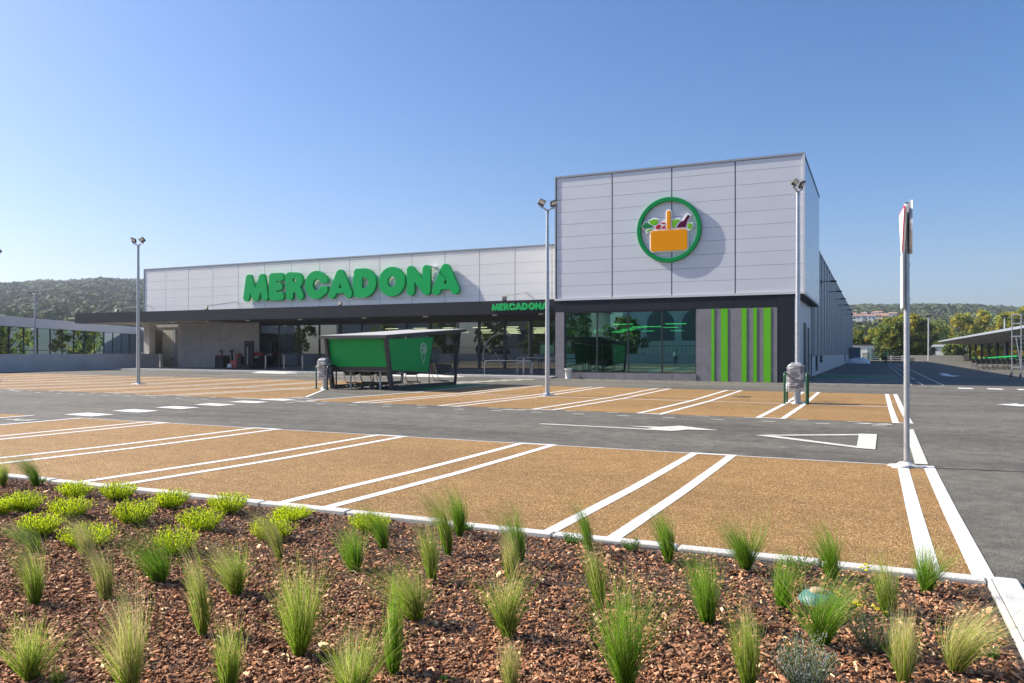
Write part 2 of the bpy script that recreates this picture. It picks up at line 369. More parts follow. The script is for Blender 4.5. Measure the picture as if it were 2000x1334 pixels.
# footprint symbols, arrows, triangle
def foot(x, y, s=1):
    P = [[(x - .30 * s, y - .02), (x - .05 * s, y + .08), (x + .05 * s, y + .02), (x - .12 * s, y - .06)],
         [(x - .02 * s, y - .05), (x + .30 * s, y + .10), (x + .33 * s, y + .0), (x + .1 * s, y - .12)],
         [(x - .22 * s, y + .14), (x - .02 * s, y + .22), (x + .02 * s, y + .12), (x - .1 * s, y + .09)],
         [(x + .05 * s, y + .13), (x + .25 * s, y + .26), (x + .28 * s, y + .17), (x + .12 * s, y + .1)]]
    link("walker_symbol", sheet(P, .011), M_wear, bays)
for p in [(-.05, 18.2), (-8.4, 18.3), (-15.1, 18.35), (-16.2, 19.6), (-16.4, 10.8), (-21.3, 18.3), (-28, 18.3)]: foot(*p, 1.25)
arrow = [[(-6.25, 14.98), (-3.95, 14.88), (-3.95, 15.02), (-6.25, 15.12)],
         [(-4.05, 14.85), (-3.45, 14.82), (-3.22, 15.25), (-3.9, 15.3)],
         [(-4.5, 15.42), (-3.85, 15.2), (-3.25, 15.2), (-2.68, 15.32), (-3.55, 15.92), (-3.85, 15.52)]]
for i, P in enumerate(arrow): bayline([P], M_wear, "arrow_marking", .010 + i * .0015)
bayline([[(-1.95, 14.78), (-.22, 13.52), (-.22, 13.74), (-1.62, 14.82)], [(-1.95, 14.80), (-1.6, 14.84), (-.22, 15.62), (-.22, 15.86)]], M_wear, "give_way_triangle", .010)
bayline([[(-.25, 13.5), (.02, 13.42), (.05, 15.95), (-.25, 15.9)]], M_wear, "give_way_triangle", .0116)
bayline([[(.50, 11.95), (.66, 11.95), (.70, 17.3), (.55, 17.3)]], M_wear, "give_way_bar", .010)
link("arrow_marking", sheet([[(3.3, 27.2), (3.9, 26.6), (3.9, 27.0), (5.5, 27.0), (5.5, 27.5), (3.9, 27.5), (3.9, 27.9)]], .010), M_line, bays)
link("arrow_marking", sheet([[(3.9, 60), (4.6, 57), (5.2, 60), (4.8, 60), (4.8, 66), (4.3, 66), (4.3, 60)]], .010), M_line, bays)
# yard beside the building
bayline([rect(-3.2, 1.35, 49.5, 57)], M_roadg, "green_walkway", .006)
bayline([rect(-3.2, 1.35, 57, 57.3), rect(-3.2, 1.35, 49.2, 49.5)], M_wear, "yard_line")
for y in (43.6, 45.6, 47.6): bayline([rect(-3.0, 1.7, y, y + .35)], M_wear, "yard_line")
for i in range(17): bayline([rect(-3.2, 1.15, 60 + i * 3.1, 60.3 + i * 3.1)], mat("faint_line", (.28, .28, .27), .7), "yard_line")
for xx in (1.55, 2.02, 2.88):
    for j in range(12): bayline([rect(xx, xx + .09, 41.5 + j * 8, 41.5 + j * 8 + (7.9 if xx > 2.5 else 5))], M_wear, "yard_line")
for j in range(4): bayline([rect(9.2, 14, 66 + j * 14, 66.2 + j * 14)], M_wear, "yard_line")
fl = random.Random(21); P = []
for i in range(46):
    x, y = (fl.uniform(.9, 5), fl.uniform(5.5, 20)) if i % 3 else (fl.uniform(-12, .2), fl.uniform(12.4, 17)); a = fl.uniform(0, 3.14); L_ = fl.uniform(.01, .045)
    P.append([(x - L_ * math.cos(a), y - L_ * math.sin(a)), (x + .012, y - .01), (x + L_ * math.cos(a), y + L_ * math.sin(a)), (x - .008, y + .012)])
o = link("paint_flecks", sheet(P, .003), M_wear); tagit(o, "tiny pale paint flecks scattered on the dark asphalt", "paint flecks", kind="stuff")
# tar seam and manhole
link("tar_seam", sheet([rect(-16, -12.2, 14.6, 14.63)], .005), M_black, bays)
mh = MB(); mh.lathe((-4.1, 27.6, gz(-4.1, 27.6)), [(.33, .004), (.33, .012), (.3, .014)], 24); build("drain_cover", mh, mat("cast_iron", (.10, .085, .06), .6, .4, var=.3, scale=20), bays)

# kerbs, each stone a piece
kerb = thing("kerb", (0, 6, 0), None, None); kerb["kind"] = "structure"
rnd = random.Random(5)
for i in range(32):
    x1 = .655 - i * 1.0; x0 = x1 - .985
    m = MB(); dz = rnd.uniform(-.003, .003); z = gz((x0 + x1) / 2, 6) + .022 + dz
    m.bbox(x0, x1, 5.87 + rnd.uniform(-.003, .003), 5.985, z - .2, z, .008); build("kerb_stone", m, M_kerb, kerb)
for i in range(9):
    y1 = 5.98 - i * 1.0; y0 = y1 - .985
    m = MB(); m.bbox(.70, .845, y0, y1, -.15, .05 + rnd.uniform(-.003, .003), .012); build("kerb_stone", m, M_kerb, kerb)
    m = MB(); m.bbox(.662, .696, y0, y1, -.15, .032, .006); build("kerb_edging", m, M_kerb, kerb)
bed = link("planting_bed", sheet([rect(-32, .66, -1.5, 5.87)], .0), M_soil); bed["kind"] = "structure"
for v in bed.data.vertices: v.co.z -= .012

# pavement in front of the shop
pave = thing("pavement", (-36, 42, 0), None, None); pave["kind"] = "structure"
for i in range(27):
    x0 = -57 + i * 1.53; x1 = x0 + 1.52
    if x1 > -16.2: x1 = -16.21
    if x0 > -16.4: break
    g = gz((x0 + x1) / 2, 41)
    for (ya, yb, zz) in ((40.55, 40.72, .105), (40.73, 42.6, .10), (42.61, 44.5, .101), (44.51, 46.45, .10)):
        m = MB(); m.box(x0, x1, ya, yb, g - .2, g + zz); build("kerb_stone" if ya < 40.6 else "paving_slab", m, M_kerb if ya < 40.6 else M_pave, pave)
m = MB(); m.hexa([(-36.8, 39.6, .17), (-33.9, 39.6, .16), (-33.6, 40.54, .16), (-37.2, 40.54, .17), (-36.4, 40.2, .29), (-34.3, 40.2, .28), (-34.0, 40.54, .28), (-36.8, 40.54, .29)]); build("kerb_ramp", m, M_kerb, pave)
m = MB(); m.hexa([(-26.6, 39.3, .10), (-21.8, 39.3, .09), (-21.4, 40.54, .09), (-26.6, 40.54, .10), (-26.6, 39.7, .24), (-22.7, 39.7, .23), (-22.5, 40.54, .23), (-26.6, 40.54, .24)]); build("kerb_ramp", m, M_kerb, pave)

# ------------------------------------------------------------------ supermarket
YF = 41.25
shop = thing("supermarket", (-16.2, YF, 0), "long silver and grey supermarket with a dark canopy and a taller boxy corner block", "supermarket")
def panels(parent, x0, x1, nx, z0, z1, course, y, th, m, gapx=.045, gapz=.006, axis='x', xs=None):
    """grid of flat cladding panels on plane y (facing -Y) or, axis 'y', on plane x=y facing +X; shared meshes"""
    xs = xs or [x0 + (x1 - x0) * i / nx for i in range(nx + 1)]
    nz = int(math.ceil((z1 - z0) / course - 1e-6)); cache = {}
    rr = random.Random(11)
    for i in range(len(xs) - 1):
        w = xs[i + 1] - xs[i] - gapx
        for j in range(nz):
            za = z0 + j * course; zb = min(za + course, z1); h = zb - za - gapz
            key = (round(w, 3), round(h, 3))
            if key not in cache:
                q = MB(); t = .006
                # slightly cushioned face: outer rim set back a little
                if axis == 'x':
                    q.add([(0, 0, 0), (w, 0, 0), (w, 0, h), (0, 0, h), (.01, -th, .010), (w - .01, -th, .010), (w - .01, -th - t, h - .010), (.01, -th - t, h - .010)],
                          [(0, 1, 5, 4), (1, 2, 6, 5), (2, 3, 7, 6), (3, 0, 4, 7), (4, 5, 6, 7)])
                else:
                    q.add([(0, 0, 0), (0, w, 0), (0, w, h), (0, 0, h), (th, .01, .010), (th, w - .01, .010), (th + t, w - .01, h - .010), (th + t, .01, h - .010)],
                          [(0, 1, 5, 4), (1, 2, 6, 5), (2, 3, 7, 6), (3, 0, 4, 7), (4, 5, 6, 7)])
                cache[key] = q.mesh("panel")
            d = rr.uniform(-.0015, .0015)
            loc = (xs[i] + gapx / 2, y + d, za) if axis == 'x' else (y + d, xs[i] + gapx / 2, za)
            link("panel", cache[key], m, parent, loc)
# corner block
m = MB(); m.box(-16.15, -3.16, 41.30, 53.15, 4.5, 11.2); block = build("corner_block", m, M_core, shop)
panels(block, -16.15, -3.16, 4, 4.52, 11.22, .685, 41.30, .03, M_panel, gapx=.045, gapz=.0035)
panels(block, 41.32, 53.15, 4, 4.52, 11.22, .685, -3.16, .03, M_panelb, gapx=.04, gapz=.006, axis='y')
m = MB(); m.box(-16.22, -3.09, 41.22, 53.2, 11.23, 11.33); m.box(-16.22, -16.16, 41.22, 53.2, 4.47, 11.228); build("coping", m, M_trimg, block)
m = MB(); m.box(-16.23, -3.07, 41.20, 41.29, 4.40, 4.515); m.box(-3.17, -3.08, 41.292, 53.2, 4.40, 4.515); m.box(-3.18, -3.08, 41.22, 41.31, 4.517, 11.228); build("edge_trim", m, M_trim, block)
m = MB(); m.box(-3.6, -3.18, 41.3, 53.15, 4.38, 4.49); build("soffit", m, M_anthd, block)
# dark band and column of the corner
m = MB()
for x0, x1 in ((-16.2, -13.0), (-12.99, -9.7), (-9.69, -6.5), (-6.49, -4.38)): 
    q = MB(); q.box(x0, x1, YF, YF + .3, 3.76, 4.395); build("fascia_panel", q, M_anth, shop)
q = MB(); q.box(-4.37, -3.6, YF - .02, YF + .5, 0, 4.395); build("dark_column", q, M_anth, shop)
q = MB(); q.box(-16.2, -15.68, YF, 46.4, 0, 3.758); build("end_pillar", q, M_stone, shop)
# plinth of slabs under the green window
for i in range(12):
    x0 = -15.95 + i * .6325; q = MB(); q.box(x0, x0 + .625, YF - .06 + rnd.uniform(-.003, .003), YF + .2, -.05, .40); build("plinth_slab", q, M_stone, shop)
# green window
q = MB(); q.box(-15.68, -8.37, YF + .12, YF + .2, .402, .47); q.box(-15.68, -8.37, YF + .12, YF + .2, 3.69, 3.758)
for xx in (-15.66, -13.79, -12.03, -10.19, -8.40): q.box(xx - .03, xx + .03, YF + .06, YF + .2, .472, 3.688)
gw = build("display_window", q, M_frame, shop)
for a, b in ((-15.63, -13.82), (-13.76, -12.06), (-12.0, -10.22), (-10.16, -8.43)):
    q = MB(); q.box(a, b, YF + .13, YF + .142, .472, 3.688); build("pane", q, M_g_green, gw)
# grey stone wall with lime strips
strips = [(-7.61, -7.43), (-7.12, -6.76), (-6.10, -5.83), (-5.53, -5.33), (-5.03, -4.66)]
edges = [-8.37] + [v for s_ in strips for v in s_] + [-4.37]
for i in range(0, len(edges), 2):
    a, b = edges[i], edges[i + 1]
    q = MB(); q.box(a, b, YF - .03, YF + .3, -.05, 3.755); build("stone_panel", q, M_stone, shop)
for a, b in strips:
    q = MB(); q.box(a + .01, b - .01, YF - .05, YF + .3, -.04, 3.75); build("lime_strip", q, M_lime, shop)
# side under the block and warehouse wall
q = MB(); q.box(-3.9, -3.62, YF + .5, 53.2, 0, 4.37); build("side_wall", q, M_clad2, shop)
q = MB(); q.box(-3.62, -3.58, 47.5, 49.2, 0, 3.2); q.box(-3.62, -3.58, 50.5, 51.6, 0, 3.0); build("side_door", q, M_charc, shop)
def ribsheet(L, z0, z1, pitch=.333, d=.05):
    q = MB(); n = int(round(L / pitch)); V = []; y = 0
    prof = []
    for i in range(n):
        y = i * pitch; prof += [(y, 0), (y + pitch * .22, 0), (y + pitch * .27, d), (y + pitch * .95, d)]
    prof.append((n * pitch, 0))
    for (yy, xx) in prof: V += [(xx, yy, z0), (xx, yy, z1)]
    q.add(V, [(2 * i, 2 * i + 2, 2 * i + 3, 2 * i + 1) for i in range(len(prof) - 1)]); return q.mesh("cladding_sheet")
hall = build("warehouse_hall", MB().box(-3.9, -3.64, 53.21, 157, 0, 8.6).box(-52, -3.9, 156.6, 157, 0, 8.4).box(-52, -51.7, 47.2, 156.6, 0, 7.8).box(-51.7, -3.92, 54, 156.6, 8.0, 8.3), M_clad, shop)
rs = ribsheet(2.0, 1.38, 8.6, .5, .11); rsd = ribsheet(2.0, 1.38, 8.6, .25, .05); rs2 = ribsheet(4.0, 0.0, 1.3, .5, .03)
M_clad_shade = mat("cladding_shade_band", (.24, .25, .27), 0.45, 0.2, var=.07, scale=.4)  # darker cladding copy: bands of shade along the wall put into alternate sheets' colour
for i in range(52): link("cladding_sheet", rs if i % 2 else rsd, M_clad if i % 2 else M_clad_shade, hall, (-3.63, 53.22 + 2 * i, 0))
for i in range(26): link("plinth_sheet", rs2, M_clad2, hall, (-3.56, 53.22 + 4 * i, 0))
build("wall_coping", MB().box(-3.95, -3.5, 53.21, 157.2, 8.61, 8.72).box(-3.56, -3.46, 53.21, 157.2, 1.31, 1.37), M_trimg, hall)
for yy, w, h in ((56.2, .5, 1.0), (60.8, 1.1, .5), (113, 1.0, .9)): build("wall_vent", MB().box(-3.5, -3.44, yy, yy + w * 1.6, 1.3 - h, 1.3), M_black, hall)
# main upper wall with panels
XU = [-52.07, -49.75, -47.4, -44.93, -42.46, -39.98, -37.52, -35.05, -32.56, -30.08, -27.58, -25.1, -22.6, -20.15, -17.7, -16.24]
upper = build("upper_wall", MB().box(-52.05, -16.24, 44.54, 44.9, 4.42, 7.98), M_core, shop)
panels(upper, 0, 0, 0, 4.45, 7.98, .65, 44.54, .03, M_panelw, gapx=.024, gapz=.0035, xs=XU)
build("coping", MB().box(-52.12, -16.24, 44.47, 45.0, 7.985, 8.07).box(-52.12, -52.06, 44.47, 45.0, 4.42, 7.98), M_trimg, upper)
build("roof_deck", MB().box(-51.7, -16.2, 45.0, 54, 7.5, 7.6), M_trimg, shop)
# canopy
cano = build("canopy", MB().box(-55.6, -16.22, 41.36, 46.44, 3.82, 4.40), M_anthd, shop)
xs2 = [-55.7 + i * 3.95 for i in range(11)]; xs2[-1] = -16.205
for a, b in zip(xs2, xs2[1:]):
    build("fascia_panel", MB().box(a, b - .006, YF, YF + .1, 3.755, 4.50), M_anth, cano)
build("fascia_panel", MB().box(-55.7, -55.61, YF + .102, 46.5, 3.755, 4.5), M_anth, cano)
build("soffit_board", MB().box(-55.6, -44.0, 41.36, 46.44, 3.78, 3.815), mat("soffit_light", (.42, .37, .30), .7), cano)
for xx in (-50.2, -46.9, -43.6, -39.8, -35.2, -30.0, -25.4, -20.6, -17.6): build("downlight", MB().cyl((xx, 42.6, 3.72), (xx, 42.6, 3.779), .16, .16, 16), M_white, cano)
# ground-floor walls under the canopy
XW = [-53.6, -53.3, -50.7, -48.3, -45.3, -42.3]
low = build("lower_wall", MB().box(-50.7, -42.3, 46.6, 46.9, .1, 3.78).box(-53.3, -50.7, 46.6, 46.9, 3.35, 3.78).box(-53.9, -53.3, 46.0, 46.9, .1, 3.78), M_stonew, shop)
for a, b in zip(XW[2:], XW[3:]):
    for z0, z1 in ((.1, 1.9), (1.91, 3.78)): build("wall_slab", MB().box(a, b - .008, 46.56 + rnd.uniform(-.002, .002), 46.62, z0, z1 - .004), M_stonew, low)
gd = build("garage_door", MB().box(-53.28, -50.72, 47.3, 47.36, .15, 3.34), M_door, shop)
for j in range(6): build("door_panel", MB().box(-53.25, -50.75, 47.27, 47.299, .17 + j * .53, .17 + j * .53 + .515), M_door, gd)
build("door_handle", MB().box(-52.2, -52.0, 47.22, 47.268, .95, 1.05), M_black, gd)
build("door_jamb", MB().box(-53.32, -53.24, 46.6, 47.3, .12, 3.34).box(-50.76, -50.68, 46.9, 47.3, .12, 3.34), mat("jamb_brown", (.13, .105, .085), .7), shop)
build("wall_lamp", MB().box(-50.45, -50.25, 46.4, 46.555, 3.2, 3.36), M_white, shop)
# shopfront glazing
plx = -42.3; bayw = (42.3 - 16.22) / 14
for i in range(14):
    a = plx + i * bayw
    build("plinth_slab", MB().box(a, a + bayw - .006, 46.5, 46.7, .1, .43), M_stone, shop)
q = MB(); q.box(-42.3, -16.22, 46.55, 46.68, .432, .50); q.box(-42.3, -16.22, 46.52, 46.7, 3.52, 3.815)
for i in range(15):
    a = min(max(plx + i * bayw, -42.26), -16.26); w = .035 if i not in (4, 10, 11, 12) else .07
    q.box(a - w, a + w, 46.5, 46.68, .502, 3.518)
front = build("shopfront", q, M_frame, shop)
for i in range(14):
    a = plx + i * bayw; build("pane", MB().box(a + .075, a + bayw - .075, 46.58, 46.592, .502, 3.518), M_g_store, front)
# decal ring and basket outline on the doors
dec = MB(); cx, cz, rr_ = -22.0, 1.4, 1.35
arc = [(cx + rr_ * math.cos(R(t)), 46.54, cz + rr_ * math.sin(R(t))) for t in range(60, 200, 5)]
for p, q_ in zip(arc, arc[1:]): dec.bar(p, q_, .01, .10, (0, 1, 0)) if False else dec.bar(p, q_, .10, .008, (0, 1, 0))
dec.bar((cx - .5, 46.54, 1.5), (cx + .1, 46.54, .7), .07, .008, (0, 1, 0))
build("window_decal", dec, mat("frosted_decal", (.42, .46, .42), .6), front)
build("green_notice", MB().box(-19.3, -18.35, 46.52, 46.535, 1.45, 2.0), mat("notice_green", (.16, .45, .25), .5), front)
# interior
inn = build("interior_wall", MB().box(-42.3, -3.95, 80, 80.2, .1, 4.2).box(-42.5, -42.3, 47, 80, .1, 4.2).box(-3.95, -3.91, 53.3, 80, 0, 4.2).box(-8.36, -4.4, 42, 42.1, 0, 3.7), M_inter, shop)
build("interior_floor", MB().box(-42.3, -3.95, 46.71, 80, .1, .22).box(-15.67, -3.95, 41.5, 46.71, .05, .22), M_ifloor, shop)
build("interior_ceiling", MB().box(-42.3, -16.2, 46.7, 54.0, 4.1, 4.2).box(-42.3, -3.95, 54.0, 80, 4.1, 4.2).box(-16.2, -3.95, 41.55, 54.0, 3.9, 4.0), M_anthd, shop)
lb = MB().box(-.6, .6, -.05, .05, 0, .05).mesh("light_bar")
rb = random.Random(3)
for iy in range(7):
    for ix in range(12):
        x = -36 + ix * 2.7 + (iy % 2) * 1.1
        if rb.random() < .2 or x > -6 or (x > -22 and rb.random() < .5) or (x > -17 and rb.random() < .6): continue
        link("light_bar", lb, M_lamp, shop, (x, 55 + iy * 3.1, 3.45))
for x, y in ((-13.4, 45), (-10.4, 45.5), (-8.9, 49), (-9.6, 52), (-13.0, 50)): link("light_bar", lb, M_lamp, shop, (x, y, 3.15))
sh = MB()
for i in range(8): sh.box(-39 + i * 4, -37.4 + i * 4, 60, 74, .22, 1.9)
build("shelf_unit", sh, mat("shelf_stock", (.20, .16, .10), .8, var=.7, scale=2.2), shop)
ck = MB()
for i in range(6): ck.box(-33 + i * 2.6, -32.3 + i * 2.6, 51.5, 54, .22, 1.1)
build("checkout_desk", ck, mat("desk_green", (.12, .25, .14), .5), shop)

# side wall lamps
lampt = thing("wall_lamp", (0, 0, 0), "black bracket lamp on the ribbed side wall, nearest the silver block", "wall lamp", "bracket lamps along the ribbed side wall")
build("arm", MB().bar((0, 0, 0), (.7, 0, .05), .05, .05).box(-.02, .03, -.1, .1, -.15, .15), M_black, lampt)
build("lamp_head", MB().box(.6, 1.05, -.16, .16, -.03, .08), M_black, lampt)
wl_labels = ["black bracket lamp on the ribbed side wall, nearest the silver corner block", "second black bracket lamp along the ribbed side wall from the corner block", "third black bracket lamp along the ribbed side wall from the corner block",
             "fourth black bracket lamp along the ribbed side wall from the corner block", "fifth black bracket lamp along the ribbed side wall from the corner block", "sixth black bracket lamp along the ribbed side wall from the corner block", "black bracket lamp at the far end of the ribbed side wall"]
for i, yy in enumerate((63, 73.5, 84, 95, 106, 118, 132)):
    t = lampt if i == 0 else copy_tree(lampt); place(t, (-3.56, yy, 6.75), 0, wl_labels[i])

# ------------------------------------------------------------------ shapes from distance fields (letters, logo)
def contour(fn, x0, x1, y0, y1, h):
    nx = int((x1 - x0) / h) + 1; ny = int((y1 - y0) / h) + 1
    gx = x0 + np.arange(nx) * h; gy = y0 + np.arange(ny) * h; X, Y = np.meshgrid(gx, gy, indexing='ij'); D = fn(X, Y)
    D = np.where(np.abs(D) < 1e-9, 1e-9, D); seg = {}
    def pt(i0, j0, i1, j1):
        a, b = D[i0, j0], D[i1, j1]; t = a / (a - b); return (gx[i0] + (gx[i1] - gx[i0]) * t, gy[j0] + (gy[j1] - gy[j0]) * t)
    inside = D < 0; nxt = {}; P = {}
    act = np.argwhere((inside[:-1, :-1].astype(int) + inside[1:, :-1] + inside[1:, 1:] + inside[:-1, 1:]) % 4 != 0)
    for i, j in act:
        c = [(i, j), (i + 1, j), (i + 1, j + 1), (i, j + 1)]; s_ = [inside[a] for a in c]; cuts = []
        for k in range(4):
            a, b = c[k], c[(k + 1) % 4]
            if s_[k] != s_[(k + 1) % 4]:
                key = (min(a, b), max(a, b)); P[key] = pt(*key[0], *key[1]); cuts.append((key, s_[k]))
        # inside on the left: go from an in->out crossing to the next out->in crossing, counter-clockwise
        for n_, (key, ins) in enumerate(cuts):
            if ins: nxt[key] = cuts[(n_ + 1) % len(cuts)][0] if len(cuts) == 2 else cuts[(n_ + 1) % 4][0]
    loops = []; used = set()
    for s0 in list(nxt):
        if s0 in used: continue
        L = []; k = s0
        while k not in used and k in nxt: used.add(k); L.append(P[k]); k = nxt[k]
        if len(L) > 8: loops.append(L)
    return loops
def loops_mesh(loops, depth, bevel, name):
    """extruded, bevelled solid in the local XZ plane facing -Y, front at y=-depth"""
    cu = bpy.data.curves.new(name, 'CURVE'); cu.dimensions = '2D'; cu.fill_mode = 'BOTH'
    for L in loops:
        sp = cu.splines.new('POLY'); sp.points.add(len(L) - 1)
        for p, (x, y) in zip(sp.points, L): p.co = (x, y, 0, 1)
        sp.use_cyclic_u = True
    cu.extrude = depth / 2 - bevel; cu.bevel_depth = bevel; cu.bevel_resolution = 2; cu.offset = -bevel
    ob = bpy.data.objects.new(name, cu); COL.objects.link(ob); dg = bpy.context.evaluated_depsgraph_get(); dg.update()
    me = bpy.data.meshes.new_from_object(ob.evaluated_get(dg)); bpy.data.objects.remove(ob); bpy.data.curves.remove(cu)
    me.transform(Matrix.Translation((0, -depth / 2, 0)) @ Matrix.Rotation(R(90), 4, 'X')); me.update(); return me
def cap(ax, ay, bx, by, r):
    def f(X, Y):
        dx, dy = bx - ax, by - ay; t = np.clip(((X - ax) * dx + (Y - ay) * dy) / (dx * dx + dy * dy + 1e-9), 0, 1)
        return np.hypot(X - ax - t * dx, Y - ay - t * dy) - r
    return f
def uni(*fs): return lambda X, Y: np.min([f(X, Y) for f in fs], axis=0)
def sub(a, *bs): return lambda X, Y: np.max([a(X, Y)] + [-b(X, Y) for b in bs], axis=0)
def ell(cx, cy, rx, ry): return lambda X, Y: (np.hypot((X - cx) / rx, (Y - cy) / ry) - 1) * min(rx, ry)
def boxf(x0, x1, y0, y1, r=0.0):
    def f(X, Y):
        qx = np.abs(X - (x0 + x1) / 2) - (x1 - x0) / 2 + r; qy = np.abs(Y - (y0 + y1) / 2) - (y1 - y0) / 2 + r
        return np.hypot(np.maximum(qx, 0), np.maximum(qy, 0)) + np.minimum(np.maximum(qx, qy), 0) - r
    return f
def polyf(P, r=0.0):
    P = np.array(P, float)
    def f(X, Y):
        d = np.full(X.shape, 1e9); ins = np.zeros(X.shape, bool)
        for i in range(len(P)):
            ax, ay = P[i]; bx, by = P[(i + 1) % len(P)]
            d = np.minimum(d, cap(ax, ay, bx, by, 0)(X, Y))
            c = ((ay > Y) != (by > Y)) & (X < (bx - ax) * (Y - ay) / (by - ay + 1e-12) + ax); ins ^= c
        return np.where(ins, -d, d) - r
    return f
q_ = .15
LET = {
 'M': (1.18, uni(cap(.15, .15, .27, .85, q_), cap(.27, .83, .46, .38, q_), cap(.52, .17, .60, .35, .12), cap(.46, .4, .57, .15, q_), cap(.60, .15, .70, .4, q_), cap(.70, .38, .89, .83, q_), cap(.89, .85, 1.03, .15, q_))),
 'E': (.70, sub(uni(boxf(0, .40, 0, 1, .14), cap(.2, .845, .54, .845, .155), cap(.2, .5, .49, .5, .135), cap(.2, .155, .54, .155, .155)), cap(.36, .672, .44, .672, .022), cap(.36, .327, .44, .327, .022))),
 'R': (.79, sub(uni(boxf(0, .32, 0, 1, .14), cap(.18, .72, .48, .70, .28), cap(.45, .5, .64, .14, .15), cap(.3, .4, .5, .4, .14)), cap(.36, .70, .40, .70, .055))),
 'C': (1.01, sub(uni(ell(.5, .5, .5, .5), cap(.72, .68, .86, .70, .135), cap(.72, .32, .86, .30, .135)), ell(.52, .5, .17, .2), polyf([(.5, .5), (1.2, .585), (1.2, .415)]), boxf(.6, 1.2, .44, .56))),
 'A': (1.02, sub(uni(cap(.16, .15, .47, .80, .155), cap(.55, .80, .86, .15, .155), cap(.51, .82, .51, .84, .165), boxf(.25, .77, .17, .5, .05), boxf(.36, .66, .3, .8)), polyf([(.46, .36), (.56, .36), (.51, .50)], .012), ell(.51, .03, .17, .13))),
 'D': (.92, sub(uni(boxf(0, .4, 0, 1, .14), ell(.42, .5, .5, .5)), lambda X, Y: np.maximum(ell(.36, .5, .24, .19)(X, Y), .345 - X))),
 'O': (1.05, sub(ell(.525, .5, .525, .5), ell(.525, .5, .16, .19))),
 'N': (.91, uni(cap(.15, .15, .15, .85, q_), cap(.17, .84, .74, .16, q_), cap(.76, .15, .76, .85, q_))),
}
def letter_mesh(ch, H, depth, bev):
    w, f = LET[ch]; loops = contour(lambda X, Y: f(X, Y), -.05, w + .05, -.05, 1.05, .014)
    return loops_mesh([[(x * H, y * H) for x, y in L] for L in loops], depth, bev, "letter")
big = thing("shop_name_sign", (-32.9, 44.46, 5.22), "large raised rounded green capital letters spelling the shop name on the pale upper wall", "sign")
spots = [('M', -41.72), ('E', -39.33), ('R', -37.79), ('C', -36.12), ('A', -34.12), ('D', -31.99), ('O', -29.99), ('N', -27.80), ('A', -25.90)]
cache = {}
for ch, x in spots:
    if ch not in cache: cache[ch] = letter_mesh(ch, 1.96, .2, .012)
    link("letter", cache[ch], M_sgreen, big, (x, 44.42, 5.22 + .0))
small = thing("shop_name_sign", (-18.3, 41.24, 3.93), "small green letters spelling the shop name on the dark canopy edge", "sign")
k = (20.14 - 16.62) / (41.72 - 23.9); cache = {}
for ch, x in spots:
    if ch not in cache: cache[ch] = letter_mesh(ch, .41, .05, .008)
    link("letter", cache[ch], M_ledgreen, small, (-20.14 + (x + 41.72) * k, 41.235, 3.925))
# round logo with basket
logo = thing("round_logo_sign", (-9.79, 41.26, 7.95), "round green ring sign with an orange basket of vegetables on the silver block", "sign")
def shape(name, fn, b, h, depth, bev, m, parent, wl_, label=None):
    me = loops_mesh(contour(fn, *b, h), depth, bev, name); o = link(name, me, m, parent, wl_)
    if label: o["label"] = label
    return o
Lg = (-9.79, 41.262, 7.95)
shape("ring", sub(ell(0, 0, 1.70, 1.71), ell(0, 0, 1.49, 1.49)), (-1.8, 1.8, -1.8, 1.8), .05, .17, .02, M_ringg, logo, Lg)
leafs = {
 'leaf_dark': ([(-1.43, .28), (-1.31, .36), (-1.25, .46), (-1.11, .45), (-.98, .34), (-.76, .20), (-.98, .15), (-1.11, .16), (-1.23, .09), (-1.36, .18)], M_dgreen),
 'leaf_lettuce': ([(-1.03, .58), (-.93, .55), (-.8, .62), (-.56, .57), (-.55, .37), (-.69, .28), (-.92, .31), (-1.03, .44)], M_lgreen),
 'leaf_stem': ([(-1.19, -.02), (-1.06, .07), (-.9, .09), (-.80, .07), (-.98, .0), (-1.15, -.09)], M_lgreen),
 'tomato_slice': ([(-.69, .07), (-.65, .25), (-.5, .29), (-.37, .27), (-.44, .15), (-.46, .07)], M_red),
 'tomato_top': ([(-.47, .36), (-.32, .41), (-.17, .39), (-.17, .31), (-.28, .31)], M_red),
 'tomato_half': ([(-.37, .07), (-.3, .20), (-.17, .24), (-.17, .07)], M_red),
 'leaf_tall': ([(.19, .08), (.18, .44), (.28, .53), (.4, .50), (.57, .52), (.57, .41), (.44, .3), (.32, .08)], M_lgreen),
 'bottle': ([(.40, .07), (.61, .36), (.80, .43), (1.00, .72), (1.14, .65), (.97, .34), (.91, .07)], M_wine),
 'leaf_small': ([(.99, .03), (1.01, .24), (1.12, .28), (1.22, .24), (1.25, .10), (1.2, .0), (1.08, -.05)], M_lgreen)}
shape("basket_body", boxf(-.945, .985, -1.105, -.02, .13), (-1.1, 1.1, -1.2, .1), .03, .115, .012, M_orange, logo, (Lg[0], Lg[1] - .05, Lg[2]))
shape("basket_handle", boxf(-.085, .115, .005, 1.0, .095), (-.2, .3, -.1, 1.1), .02, .12, .012, M_orange, logo, (Lg[0], Lg[1] - .05, Lg[2]))
allf = uni(boxf(-1.01, 1.05, -1.17, .05, .18), boxf(-.145, .175, -.05, 1.06, .14), *[polyf(p, .062) for p, _ in leafs.values()])
shape("white_outline", allf, (-1.6, 1.4, -1.25, 1.15), .022, .12, .012, M_white, logo, (Lg[0], Lg[1] - .01, Lg[2]))
for nm, (P, mm_) in leafs.items(): shape(nm, polyf(P, -.006), (-1.6, 1.4, -.3, .9), .018, .1, .006, mm_, logo, (Lg[0], Lg[1] - .05, Lg[2]))
build("mounting_bracket", MB().box(-9.85, -9.72, 41.18, 41.26, 6.3, 6.42), M_trimg, logo)

